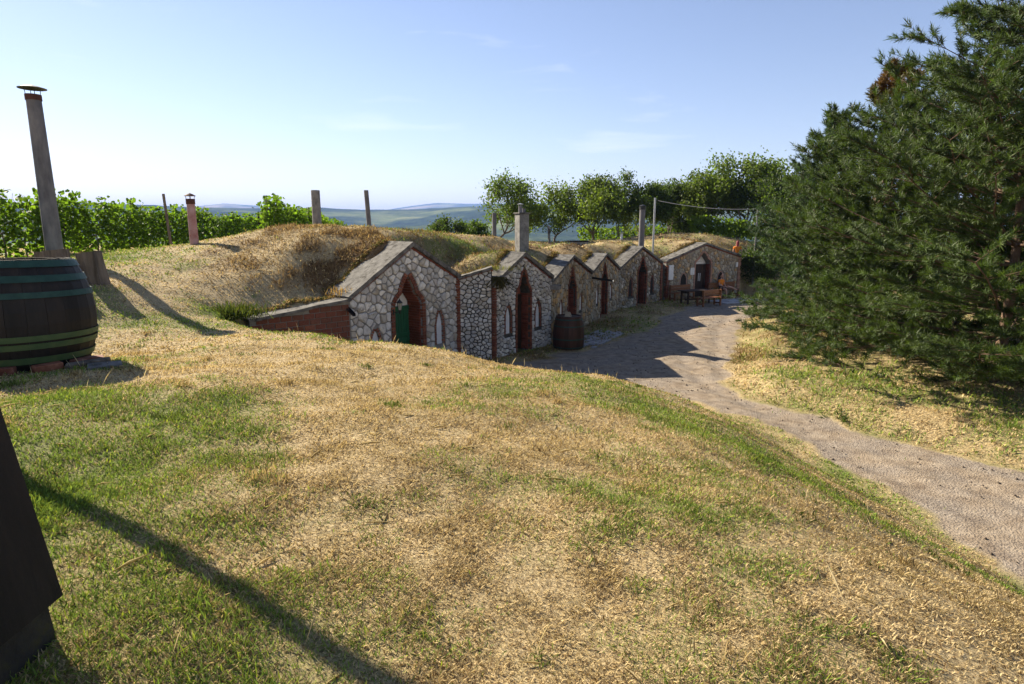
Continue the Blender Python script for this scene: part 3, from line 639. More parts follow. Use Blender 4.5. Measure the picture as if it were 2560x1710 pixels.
c5,L5=plain(4,'dark mottled stone cellar front below the capped round chimney',(2.38,.44,1.72,2.06,2.52),[(1.2,.15,.55,1.1,1.5),(3.5,.15,.55,1.1,1.5)],M['stone_mixed'],250,51,white=False)
pilaster(c5,L5-.03,2.1,BRK,w=.2,out=.05)
c6,L6=plain(5,'broad tan stone cellar front with double door and white lunette',(2.88,.62,1.98,2.30,2.66),[(1.37,.22,.70,1.1,1.48),(4.36,.22,.70,1.1,1.48)],M['stone_tan'],270,61,white=False,brick=BRKP,mort='mortar')
pilaster(c6,L6-.08,2.3,BRKP,w=.22,out=.05); pilaster(c6,.10,1.95,BRK,w=.2,out=.05)
def f6(x,z0,z1,w,name,mat,y=-.05,th=.03): return MB().cbox(x-w/2,x+w/2,y-th,y,z0,z1,.004).build(name,mat,c6)
hp=f6(2.82,.95,1.42,.03,'door_handle',M['white'],y=.29); f6(2.95,.95,1.42,.03,'door_handle',M['white'],y=.29)
c6w=(c6.location.copy(),c6.rotation_euler.z)
def w6(x,y,z): 
    c,s=math.cos(c6w[1]),math.sin(c6w[1]); return (c6w[0].x+c*x-s*y,c6w[0].y+s*x+c*y,z)
def on6(name,label,cat,x,z0,z1,w,parts):
    t=empty(name,w6(x,-.05,z0),c6w[1],label,cat)
    for nm,(a0,a1,b0,b1,y0,y1,m) in parts: MB().cbox(a0,a1,y0,y1,b0,b1,.003).build(nm,m,t)
    return t
on6('meter_cabinet','tall white two-door meter cabinet on the corner of the broad cellar','cabinet',.30,1.15,1.98,.36,
    [('case',(-.18,.18,0,.83,-.06,.0,M['white'])),('upper_door',(-.165,.165,.56,.815,-.075,-.061,M['white'])),('lower_door',(-.165,.165,.015,.545,-.075,-.061,M['white'])),('lock',(-.01,.01,.70,.73,-.082,-.075,M['black']))])
nb=on6('notice_board','white printed notice board beside the double door','notice',1.98,1.38,1.78,.30,[('board',(-.15,.15,0,.40,-.03,.0,M['white']))])
for k in range(7): MB().box(-.11,.11-(k%3)*.03,-.0335,-.031,.33-k*.045,.336-k*.045).build('text_line',M['black'],nb)
on6('meter_box','small white box near the right corner of the broad cellar','box',5.62,1.72,2.0,.16,[('case',(-.08,.08,0,.28,-.05,0,M['white'])),('lid',(-.07,.07,.01,.27,-.06,-.051,M['white']))])
# vine-leaf emblem on the lunette, with a short line of lettering below it
em=empty('emblem',w6(2.84,.36,2.30),c6w[1],'small black grape emblem on the white lunette over the double door','emblem')
for k,(x,z) in enumerate([(-.05,-.02),(-.02,-.05),(-.05,-.08),(-.03,-.11),(-.045,-.14),(.0,.02),(.03,.05)]):
    MB().lathe([(.0,-.008),(.02,-.004),(.02,.004),(0,.008)],8).build('grape',M['black'],em,loc=(x,0,z)).rotation_euler=(R(90),0,0)
for k in range(2):
    lf=MB().add([(0,0,0),(.05,0,.03),(.09,0,.0),(.07,0,-.05),(.02,0,-.04),(0,-.008,0),(.05,-.008,.03),(.09,-.008,.0),(.07,-.008,-.05),(.02,-.008,-.04)],[(0,1,2,3,4),(9,8,7,6,5)]+[(i,(i+1)%5,5+(i+1)%5,5+i) for i in range(5)]).build('leaf',M['black'],em,loc=(.01,0,.03+.05*k)); lf.rotation_euler=(0,-.5*k,0)
rnl=random.Random(4); pts=[]
for k in range(60): pts.append((-.22+.44*k/59,-.0,.006*math.sin(k*1.7)+.010*math.sin(k*.83)*(1 if k%7 else 2)))
MB().tube(pts,.0035,4).build('lettering',M['black'],em,loc=(.03,0,-.20))
# wall between the first two white fronts
def between_wall():
    d,n,L=unit(FAC[2],FAC[3]); t=empty('stone_wall',(*FAC[2],0),math.atan2(d[1],d[0]),'narrow white rubble wall between the two white cellar fronts','wall')
    o=[(0,-.35),(L,-.35),(L,2.86),(0,2.56)]; wall_core(t,o,[],.45,M['mortar_dark'],[])
    stones(t,[(.03,-.05),(L-.02,-.05),(L-.02,2.86),(.03,2.55)],[],150,M['stone_white'],71,gap=.013,asp=1.2)
    coping(t,(-.02,2.64),(L,2.96),.5,.12,.08,M['coping'],trim=BRK,wob=.012)
between_wall()
# low brick wall left of the first cellar
def brick_wall():
    d,n,L=unit(FAC[0],FAC[1]); t=empty('brick_wall',(*FAC[0],0),math.atan2(d[1],d[0]),'low red brick wing wall with concrete coping beside the grass bank','wall')
    wall_core(t,[(0,-.3),(L,-.3),(L,2.24),(0,1.97)],[],.40,M['mortar'],[])
    z=.02; k=0
    while z<2.2:
        x=-.15 if k%2 else 0.
        while x<L-.03:
            a=max(0.005,x); b=min(L-.005,x+.285); top=1.97+.27*((a+b)/2)/L
            if b-a>.06 and z+.135<top+.05: shared('brick',BRK,t,((a+b)/2,.04+J(.008),z+.065),(J(.015),J(.01),J(.012)),(b-a-.012,.13,.128))
            x+=.297
        z+=.145; k+=1
    coping(t,(-.05,2.07),(L+.02,2.34),.5,.12,.075,M['coping'],wob=.02)
brick_wall()
# ---------------------------------------------------------------- things standing about
def H(x,y): return float(height(np.array([x]),np.array([y]))[0])
def barrel(loc,h,r0,rm,r1,n,mat,hoops,head_mat,label,rot=0,head_drop=.05,tilt=(0,0),chips=()):
    t=empty('barrel',loc,rot,label,'barrel'); t.rotation_euler=(tilt[0],tilt[1],rot)
    def rad(z):
        u=z/h; return (r0*(1-u)+r1*u)+(rm-(r0+r1)/2)*4*u*(1-u)
    zs=[h*k/9 for k in range(10)]
    mb=MB(); V=[];F=[]
    for z in zs:
        for s_,dr in ((-.5,0),(.5,0)):
            q=2*math.pi/n*s_*.985; V.append((rad(z)*math.cos(q),rad(z)*math.sin(q),z)); V.append(((rad(z)-.035)*math.cos(q),(rad(z)-.035)*math.sin(q),z))
    for i in range(len(zs)-1):
        a=i*4;b=a+4; F+=[(a,a+2,b+2,b),(a+3,a+1,b+1,b+3),(a+1,a,b,b+1),(a+2,a+3,b+3,b+2)]
    F+=[(0,1,3,2),tuple(len(V)-4+k for k in (0,2,3,1))]
    me=bpy.data.meshes.new('stave'); me.from_pydata(V,[],F); me.materials.append(mat)
    for k in range(n): shared('stave',me,t,(0,0,J(.004)),(0,0,2*math.pi*k/n),(1+J(.004),1,1))
    for (z0,z1,m) in hoops:
        MB().lathe([(rad(z0)+.003,z0),(rad(z0)+.011,z0),(rad(z1)+.011,z1),(rad(z1)+.003,z1)],56,close=True).build('hoop',m,t,smooth=False)
    MB().lathe([(0,h-head_drop-.03),(rad(h)-.03,h-head_drop-.03),(rad(h)-.03,h-head_drop),(0,h-head_drop)],40).build('head',head_mat,t)
    MB().lathe([(0,.02),(rad(0)-.03,.02),(rad(0)-.03,.05),(0,.05)],32).build('bottom',mat,t)
    for (ang,z,w,hh) in chips:
        r=rad(z)+.004; P=[]
        for k in range(9):
            q=2*math.pi*k/9; rr=random.uniform(.7,1.1); a=ang+rr*w*math.cos(q)/r; zz=z+rr*hh*math.sin(q); P.append(((rad(zz)+.004)*math.cos(a),(rad(zz)+.004)*math.sin(a),zz))
        P.append((r*1.004*math.cos(ang),r*1.004*math.sin(ang),z)); MB().add(P,[(k,(k+1)%9,9) for k in range(9)]).build('bare_wood_patch',M['plaster_chip'],t)
    return t
T_,O_=M['hoop_teal'],M['hoop_olive']
BX,BY=-5.95,7.25; BZ=H(BX,BY)
barrel((BX,BY,BZ+.04),1.31,.66,.80,.62,26,M['barrel_dark'],[(1.225,1.302,T_),(1.06,1.135,T_),(.885,.95,T_),(.40,.465,O_),(.31,.375,O_),(.14,.215,O_),(.015,.06,O_)],M['wine_red'],'big dark cask with green hoops standing on bricks',rot=.3,tilt=(R(-1.5),R(.5)),chips=[(-1.52,.79,.09,.09),(-1.56,.99,.05,.07)])
for k,(dx,dy,rz) in enumerate([(-.1,-.76,.1),(.30,-.70,.5),(.62,-.42,.9),(.78,-.05,1.4),(.60,.45,2.2),(.0,.72,.1),(-.6,-.5,-.6)]):
    x,y=BX+dx,BY+dy; o=MB().cbox(-.14,.14,-.07,.07,-.06,.075,.008).build('loose_brick',M['brick'],loc=(x,y,H(x,y)+.01)); o.rotation_euler=(J(.05),J(.05),rz); tag(o,'loose red brick wedged under the big dark cask','brick','loose bricks under the big cask')
x,y=-4.98,7.0; o=MB().cbox(-.22,.22,-.06,.06,-.02,.035,.01).build('wood_scrap',M['bark'],loc=(x,y,H(x,y)+.03)); o.rotation_euler=(.05,-.08,.5); tag(o,'weathered wood scrap lying against the foot of the big cask','wood')
x,y=-4.72,6.9; o=MB().cbox(-.17,.17,-.12,.12,-.03,.03,.008).build('loose_slab',M['coping'],loc=(x,y,H(x,y)+.01)); o.rotation_euler=(.04,.02,.6); tag(o,'flat grey slab in the grass by the big cask','slab')
b2=barrel((1.99,21.15,.0),1.13,.52,.55,.44,22,M['barrel_brown'],[(1.01,1.05,T_),(.78,.815,T_),(.33,.37,T_),(.04,.08,T_)],M['dark_wood'],'brown barrel with thin teal hoops before the cellar row',rot=.2,head_drop=.03)
st=fix_normals(MB().add([(-.13,-.1,0),(.12,-.12,0),(.15,.1,0),(-.1,.12,0),(-.09,-.06,.13),(.05,-.08,.17),(.08,.06,.15),(-.06,.07,.12)],[(0,1,2,3),(4,5,6,7),(0,1,5,4),(1,2,6,5),(2,3,7,6),(3,0,4,7)]).build('loose_stone',M['stone_tan'],loc=(1.95,21.1,1.11))); tag(st,'rough pale stone lying on top of the brown barrel','stone')
def stump(x,y,r,h,lean,label,dz=0):
    t=empty('tree_stump',(x,y,H(x,y)-.06+dz),random.uniform(0,6),label,'stump'); n=18; rr=[r*(1+.10*math.sin(3*k+x)+J(.03)) for k in range(n)]
    V=[];F=[]
    for j,z in enumerate((0,h*.3,h*.7,h)):
        for k in range(n):
            q=2*math.pi*k/n; f=1.04-.04*(z/h)+J(.015); V.append((rr[k]*f*math.cos(q)+lean[0]*z,rr[k]*f*math.sin(q)+lean[1]*z,z+(0.04*math.cos(q) if j==3 else 0)))
    for j in range(3):
        for k in range(n): F.append((j*n+k,j*n+(k+1)%n,(j+1)*n+(k+1)%n,(j+1)*n+k))
    MB().add(V,F).build('trunk',M['bark'],t)
    top=[(v[0],v[1],v[2]+.001) for v in V[-n:]]; c=(lean[0]*h,lean[1]*h,h+.004); MB().add(top+[c],[(k,(k+1)%n,n) for k in range(n)]).build('cut_top',M['log_end'],t)
    t.rotation_euler=(0,0,0); return t
stump(-8.86,13.05,.23,.70,(-.12,-.06),'tilted thick log stump on the slope behind the big cask')
stump(-9.92,13.3,.30,.56,(0,0),'wide flat-topped stump below the tall capped chimney')
stump(-8.98,12.3,.155,.52,(-.04,0),'small narrow stump between the two thick ones')
def chimney(loc,h,r0,r1,mat,label,lean=(0,0),cap=None,collar=None,n=20,sq=False):
    t=empty('chimney',loc,0,label,'chimney')
    P=[(lean[0]*h*k/6,lean[1]*h*k/6,-.4*(k==0)+h*k/6) for k in range(7)]
    MB().tube(P,[r0+(r1-r0)*k/6 for k in range(7)],n).build('pipe',mat,t,smooth=False)
    top=Vector((lean[0]*h,lean[1]*h,h))
    MB().tube([top+Vector((0,0,.001)),top+Vector((0,0,.004))],r1*.80,n).build('flue_opening',M['black'],t)
    if collar: MB().lathe([(r1+.002,-collar[0]),(r1+.018,-collar[0]),(r1+.018,.006),(r1+.002,.006)],n,close=True).build('collar',collar[1],t,loc=top)
    if cap:
        rc,gap,hc,m=cap
        for k in range(4):
            q=2*math.pi*k/4+.4; MB().tube([top+Vector((r1*.9*math.cos(q),r1*.9*math.sin(q),-.08)),top+Vector((r1*1.05*math.cos(q),r1*1.05*math.sin(q),gap+.01))],.009,6).build('strut',m,t)
        MB().lathe([(0,gap+hc),(rc*.5,gap+hc*.62),(rc,gap+.012),(rc,gap),(rc*.5,gap+hc*.5),(0,gap+hc*.85)],n).build('rain_cap',m,t,smooth=False,loc=top)
    return t
chimney((-12.60,17.0,H(-12.6,17)),4.30,.21,.17,M['pipe'],'tallest concrete chimney with flat rain cap behind the stumps',lean=(.0,0),cap=(.325,.15,.10,M['black']),collar=(.14,M['rust']))
chimney((-10.27,20.0,H(-10.27,20)),1.42,.135,.12,M['pink'],'short pink chimney with conical cap in front of the vines',cap=(.17,.09,.10,M['rust']),collar=(.16,M['rust']))
chimney((-6.89,22.0,H(-6.89,22)),1.24,.155,.15,M['concrete'],'thick open concrete pipe on top of the highest mound')
chimney((-5.5,24.0,H(-5.5,24)),1.66,.09,.085,M['pipe'],'thin leaning grey pipe behind the highest mound',lean=(-.045,0))
chimney((-.77,27.0,H(-.77,27)),1.16,.095,.09,M['pipe'],'thin bare grey pipe behind the square chimney')
chimney((7.2,34.45,H(7.2,34.45)-.1),2.75,.16,.155,M['pipe'],'round grey chimney with dark cap above the mottled cellar',cap=(.20,.04,.11,M['black']),collar=(.13,M['black']))
v=empty('vent',(7.6,43.0,H(7.6,43)),0,'tiny white capped vent pipe before the far vines','vent'); MB().tube([(0,0,-.2),(0,0,.42)],.09,12).build('pipe',M['white'],v); MB().lathe([(0,.56),(.15,.50),(.15,.48),(0,.5)],14).build('cap',M['steel'],v); MB().tube([(0,0,.4),(0,0,.52)],.02,6).build('strut',M['steel'],v)
# square chimney
sx,sy=.39,24.5; z0=H(sx,sy); q=empty('square_chimney',(sx,sy,z0-.2),R(28),'square grey concrete chimney with cover plate behind the slim cellar','chimney')
MB().cbox(-.21,.21,-.21,.21,0,1.62,.015).build('shaft',M['concrete'],q); MB().cbox(-.25,.25,-.25,.25,1.621,1.68,.01).build('cover_plate',M['coping'],q)
MB().tube([(-.07,0,1.68),(-.07,0,1.92)],.075,12).build('flue',M['pipe'],q); MB().tube([(.11,.05,1.68),(.11,.05,1.84)],.06,12).build('flue',M['pipe'],q)
for k in range(3): MB().tube([(-.07+.07*math.cos(k*2.1),.07*math.sin(k*2.1),1.9),(-.07+.07*math.cos(k*2.1),.07*math.sin(k*2.1),2.0)],.008,5).build('strut',M['steel'],q)
MB().lathe([(0,2.04),(.12,2.0),(.12,1.99),(0,2.0)],14).build('rain_cap',M['steel'],q,loc=(-.07,0,0))
# steel pole and wire
pz=H(8.15,35.6); pole=empty('power_pole',(8.12,35.55,pz),0,'slim grey steel pole at the corner of the broad cellar','pole')
MB().tube([(0,0,-.5),(0,0,5.72-pz)],.055,10).build('shaft',M['steel'],pole); MB().lathe([(0,.02),(.06,.0),(.06,-.03),(0,-.03)],10).build('cap',M['steel'],pole,loc=(0,0,5.73-pz)); MB().tube([(0,0,5.6-pz),(.16,.02,5.6-pz)],.02,6).build('hook',M['black'],pole)
p2=empty('wire_post',(15.0,38.1,H(15,38.1)),0,'short post holding the wire beside the pines','post'); MB().tube([(0,0,-.3),(0,0,5.45-H(15,38.1))],.06,8).build('shaft',M['pipe'],p2); MB().tube([(-.1,0,5.2-H(15,38.1)),(.0,0,5.2-H(15,38.1))],.02,6).build('hook',M['black'],p2)
wp=[]; A_=Vector((8.26,35.57,5.6)); B_=Vector((14.9,38.1,5.2))
for k in range(25): t_=k/24; p_=A_.lerp(B_,t_); p_.z-=.75*t_*(1-t_); wp.append(p_)
tag(MB().tube(wp,.014,5).build('overhead_wire',M['steel']),'sagging overhead wire from the steel pole into the pines','wire')
# lantern on the first cellar
c1l,c1r=c1.location.copy(),c1.rotation_euler.z
def w1(x,y,z): c,s=math.cos(c1r),math.sin(c1r); return (c1l.x+c*x-s*y,c1l.y+s*x+c*y,z)
lt=empty('wall_lantern',w1(1.62,-.13,2.02),c1r,'black wall lantern beside the green door arch','lantern')
MB().tube([(-.16,.10,-.20),(-.10,0,-.21),(0,0,-.20)],.013,6).build('bracket',M['black'],lt); MB().cbox(-.19,-.14,.07,.12,-.28,-.12,.005).build('wall_plate',M['black'],lt)
MB().tube([(0,0,-.26),(0,0,-.17)],.02,8).build('finial',M['black'],lt)
MB().lathe([(.0,-.17),(.045,-.17),(.05,-.15),(0,-.15)],6).build('base',M['black'],lt)
MB().lathe([(.040,-.15),(.075,.05)],6).build('glass',M['glass'],lt)
for k in range(6): q_=2*math.pi*k/6; MB().tube([(.042*math.cos(q_),.042*math.sin(q_),-.15),(.078*math.cos(q_),.078*math.sin(q_),.05)],.006,5).build('cage_bar',M['black'],lt)
MB().lathe([(.095,.05),(.09,.07),(.04,.12),(.015,.14),(.02,.17),(0,.18)],6).build('roof',M['black'],lt)
# rain spouts
sp=empty('rain_spout',w1(-.10,-.08,2.10),c1r+R(-18),'black rain spout beside the first white cellar','gutter'); o=MB().add([(0,.25,.05),(0,.25,-.02),(.08,.25,-.02),(.08,.25,.05),(0,-.42,-.10),(0,-.42,-.17),(.08,-.42,-.17),(.08,-.42,-.10)],[(0,1,5,4),(1,2,6,5),(2,3,7,6)]).build('channel',M['black'],sp)
MB().tube([(.04,.2,-.03),(.04,.2,-.12)],.012,5).build('hanger',M['black'],sp)
d5,n5,_=unit(FAC[5],FAC[6])
g5=empty('roof_gutter',(FAC[5][0],FAC[5][1],2.02),math.atan2(d5[1],d5[0]),'dark half-round gutter jutting out between two tan cellars','gutter')
V=[];F=[]
for j,(y,z) in enumerate([(.3,.03),(-.45,-.05),(-1.0,-.10)]):
    for k in range(9): q_=math.pi+math.pi*k/8; V.append((.085*math.cos(q_),y,z+.085*math.sin(q_)))
for j in range(2):
    for k in range(8): F.append((j*9+k,j*9+k+1,(j+1)*9+k+1,(j+1)*9+k))
MB().add(V,F).build('channel',M['black'],g5); MB().tube([(-.085,-1.0,-.10)]+[(.085*math.cos(math.pi+math.pi*k/8),-1.0,-.10+.085*math.sin(math.pi+math.pi*k/8)) for k in range(1,9)],.012,5).build('rim',M['steel'],g5)
# little concrete lintels at the valley of the second and third front
d4,n4,_=unit(FAC[4],FAC[5]); lb=empty('concrete_gutter',(FAC[4][0],FAC[4][1],2.0),math.atan2(d4[1],d4[0]),'grey concrete drain block between the slim white and tan cellars','gutter'); MB().cbox(-.10,.22,-.32,.1,-.02,.14,.01).build('block',M['concrete'],lb); MB().box(-.02,.14,-.325,.05,.10,.143).build('channel',M['black'],lb)
# dark timber buttress on a concrete footing beside the camera
def buttress():
    z=H(-1.9,1.9)
    t=empty('timber_buttress',(-1.91,1.92,z-.12),R(0),'black timber-clad leaning post on a mossy concrete footing','post')
    foot=MB(); foot.add([(-.9,-.5,-.2),(.24,-.5,-.2),(.24,.12,-.2),(-.9,.12,-.2),(-.9,-.48,.30),(.20,-.48,.30),(.20,.10,.30),(-.9,.10,.30)],[(0,3,2,1),(4,5,6,7),(0,1,5,4),(1,2,6,5),(2,3,7,6),(3,0,4,7)])
    foot.build('footing',M['moss_concrete'],t)
    for k in range(5):
        x1=.235-k*.15; x0=x1-.144
        sl=-.165; h=2.2; zb=.28-.0*k
        f_=-.46+(.014 if k%2 else 0)+J(.004); zb+=J(.01); x0+=.010
        V=[(x0,f_,zb),(x1,f_,zb),(x1,.14,zb),(x0,.14,zb),(x0+sl*h,f_,zb+h),(x1+sl*h,f_,zb+h),(x1+sl*h,.14,zb+h),(x0+sl*h,.14,zb+h)]
        MB().add(V,[(0,3,2,1),(4,5,6,7),(0,1,5,4),(1,2,6,5),(2,3,7,6),(3,0,4,7)]).build('board',M['black_wood'],t)
M['moss_concrete']=mk('moss_concrete',[(.018,.017,.015),(.05,.047,.04)],scale=9,bump=1,bscale=24,dist=.03,stain=((.045,.042,.008),4.5,.52))
buttress()
# a pole outside the picture whose shadow crosses the lawn
px,py=-6.35,6.1; 
chimney((-4.77,4.46,H(-4.77,4.46)),4.4,.06,.055,M['pipe'],'slim leaning pipe left of the timber post, casting a long thin shadow',lean=(.03,.313))
# ---- furniture at the broad cellar
def w6g(x,y,z=0): p=w6(x,y,z); return p
def bench(x,y,rz,w,label):
    t=empty('bench',w6(x,y,0),c6w[1]+rz,label,'bench'); h=w/2; m=M['brown_wood']
    for s in (-1,1):
        MB().cbox(s*(h-.05)-.04,s*(h-.05)+.04,.17,.25,0,.88,.006).build('back_post',m,t)
        MB().cbox(s*(h-.05)-.04,s*(h-.05)+.04,-.22,-.14,0,.41,.006).build('leg',m,t)
        MB().cbox(s*(h-.05)-.03,s*(h-.05)+.03,-.139,.169,.10,.17,.006).build('foot_rail',m,t)
    for k,(z0,z1) in enumerate(((.56,.70),(.715,.86))): MB().cbox(-h+.02,h-.02,.125,.168,z0,z1,.006).build('back_slat',m,t)
    for k in range(3): MB().cbox(-h,h,-.24+k*.14,-.11+k*.14,.412,.452,.006).build('seat_slat',m,t)
    return t
bench(.92,-.42,0,1.55,'wooden bench against the wall left of the double door')
bench(.34,-3.0,R(184),1.45,'wooden bench with its back to the yard, beside the table')
bench(4.25,-.40,0,2.2,'long wooden bench against the wall right of the double door')
tb=empty('table',w6(.42,-1.95,0),c6w[1]-R(3),'dark wooden table between the two benches','table')
for k in range(5): MB().cbox(-.95,.95,-.38+k*.153,-.38+k*.153+.147,.71,.75,.005).build('top_plank',M['dark_wood'],tb)
for s in (-1,1):
    MB().cbox(s*.75-.04,s*.75+.04,-.30,-.22,0,.709,.006).build('leg',M['dark_wood'],tb); MB().cbox(s*.75-.04,s*.75+.04,.22,.30,0,.709,.006).build('leg',M['dark_wood'],tb)
    MB().cbox(s*.75-.03,s*.75+.03,-.219,.219,.6,.69,.006).build('apron',M['dark_wood'],tb)
MB().cbox(-.709,.709,-.03,.03,.2,.28,.006).build('stretcher',M['dark_wood'],tb)
# slabs of the little terrace and the paved strip by the barrel
tr=empty('terrace',w6(3.2,-2.2,.01),c6w[1]); tag(tr,'grey slab terrace before the broad cellar','terrace',kind='structure')
for i in range(6):
    for j in range(3): MB().cbox(-.245,.245,-.245,.245,-.03,.022+J(.004),.008).build('paving_slab',M['paver'],tr,loc=(-1.2+i*.5+J(.006),-.5+j*.5+J(.006),0))
pv=empty('paved_path',(3.15,22.75,.01),R(62)); tag(pv,'short strip of grey paving blocks in the grass by the brown barrel','paving',kind='structure')
pme=bevel_box_mesh('paver',M['paver'],.03)
for i in range(11):
    for j in range(6):
        if random.random()<.14: continue
        shared('paving_block',pme,pv,(-1.6+i*.31+(j%2)*.15,-.55+j*.2,.0+J(.006)),(J(.03),J(.03),J(.04)),(.28,.17,.05))
# far concrete box and white post behind the cellars
bx=empty('concrete_box',(4.35,41.,H(4.35,41)),.15,'low weathered concrete box behind the mounds','concrete box'); MB().cbox(-.62,.62,-.35,.35,-.3,.34,.02).build('walls',M['concrete'],bx); MB().cbox(-.66,.66,-.39,.39,.341,.42,.02).build('lid',M['black_wood'],bx)
for k in range(3): MB().box(-.42+k*.3,-.25+k*.3,-.353,-.3505,.04,.22).build('dark_stain_patch',M['black'],bx)
wp_=empty('concrete_post',(2.6,42.5,H(2.6,42.5)),0,'pale leaning concrete post under the forked tree','post'); MB().tube([(0,0,-.3),(-.10,0,1.15)],.085,8).build('shaft',M['coping'],wp_); MB().tube([(-.10,0,1.15),(-.10,0,1.19)],.06,8).build('cap',M['concrete'],wp_)
# clods and pebbles on the road
def pebbles():
    n=1700; x=rng.uniform(2,13,n*6); y=rng.uniform(5,33,n*6); m=(road_mask(x,y)>.35)&((fbm(x*.8,y*.8,61,3)>.46)|(rng.random(n*6)<.2)); x=x[m][:n]; y=y[m][:n]; z=height(x,y)
    s=.004+.013*rng.random(len(x))**3.5; b=np.array([(1,0,0),(-1,0,0),(0,1,0),(0,-1,0),(0,0,.8),(0,0,-.5)]); f=np.array([(0,2,4),(2,1,4),(1,3,4),(3,0,4),(2,0,5),(1,2,5),(3,1,5),(0,3,5)])
    a=rng.random(len(x))*6.28; V=(b[None]*(1+.5*(rng.random((len(x),6,1))-.5)))*s[:,None,None]*2
    c,sn=np.cos(a)[:,None],np.sin(a)[:,None]; X=V[:,:,0]*c-V[:,:,1]*sn; Y=V[:,:,0]*sn+V[:,:,1]*c
    V=np.stack([X+x[:,None],Y+y[:,None],V[:,:,2]+z[:,None]+s[:,None]*.6],-1).reshape(-1,3); F=(f[None]+6*np.arange(len(x))[:,None,None]).reshape(-1,3)
    tag(big_mesh('gravel',V,F,M['soil_lump']),'scattered dark clods and pebbles on the gravel road','gravel',kind='stuff')
pebbles()
# ---------------------------------------------------------------- people
def skin_mesh(name,J_,E,mat,sub=2,root=0):
    me=bpy.data.meshes.new(name); me.from_pydata([j[0] for j in J_],E,[]); o=bpy.data.objects.new(name,me); COL.objects.link(o)
    m=o.modifiers.new('skin','SKIN'); sv=me.skin_vertices[0].data
    for i,j in enumerate(J_): sv[i].radius=(j[1],j[2] if len(j)>2 else j[1]); sv[i].use_root=(i==root)
    m.use_smooth_shade=True; s=o.modifiers.new('sub','SUBSURF'); s.levels=sub; s.render_levels=sub
    dg=bpy.context.evaluated_depsgraph_get(); nm=bpy.data.meshes.new_from_object(o.evaluated_get(dg)); o.modifiers.clear(); o.data=nm; bpy.data.meshes.remove(me); nm.name=name
    nm.materials.clear(); nm.materials.append(mat); return o
def head(t,c,hair,long=False,yaw=0):
    mb=MB(); prof=[(0,-.125),(.045,-.115),(.062,-.08),(.074,-.02),(.078,.03),(.070,.085),(.042,.12),(0,.13)]
    hd=mb.lathe(prof,14).build('head',M['skin'],t,smooth=True,loc=c); hd.scale=(.95,1.18,1); hd.rotation_euler=(0,0,yaw)
    hb=MB().lathe([(.084,-.02 if not long else -.20),(.09,.03),(.080,.10),(.048,.135),(0,.145)],14)
    hb.v=[(x,(y+.018) if y>-.02 else y*.80+.018,z+(.05 if y<-.03 and z<.05 else 0)) for x,y,z in hb.v]
    hb.build('hair',hair,hd,smooth=True)
    MB().add([(-.012,-.070,-.02),(.012,-.070,-.02),(0,-.088,-.028),(0,-.072,.02)],[(0,1,2),(0,2,3),(2,1,3)]).build('nose',M['skin'],hd)
    for s in (-1,1): 
        MB().lathe([(0,-.006),(.010,0),(0,.006)],8).build('eye',M['black'],hd,loc=(s*.028,-.068,.01)); MB().lathe([(0,-.03),(.014,-.01),(.014,.012),(0,.03)],8).build('ear',M['skin'],hd,loc=(s*.079,.005,-.005))
    MB().box(-.02,.02,-.068,-.064,-.062,-.055).build('mouth',M['wine_red'],hd)
    return hd
def hand(t,c,dirn,side):
    d=Vector(dirn).normalized(); u=Vector((0,0,1)); a=d.cross(u); a=a.normalized() if a.length>.1 else Vector((1,0,0)); b=a.cross(d); c=Vector(c)
    Jn=[(c,.020,.030),(c+d*.045,.018,.036),(c+d*.085,.016,.038)]; E=[(0,1),(1,2)]
    for k,(off,l) in enumerate(((-.03,.055),(-.01,.07),(.01,.065),(.03,.05))):
        p=c+d*.085+a*off; i=len(Jn); Jn+=[(p+d*l*.5-b*.008,.009),(p+d*l*.85-b*.028,.008)]; E+=[(2,i),(i,i+1)]
    i=len(Jn); Jn+=[(c+d*.04+a*side*.04,.011),(c+d*.07+a*side*.055-b*.01,.009)]; E+=[(1,i),(i,i+1)]
    o=skin_mesh('hand',Jn,E,M['skin'],1); o.parent=t; return o
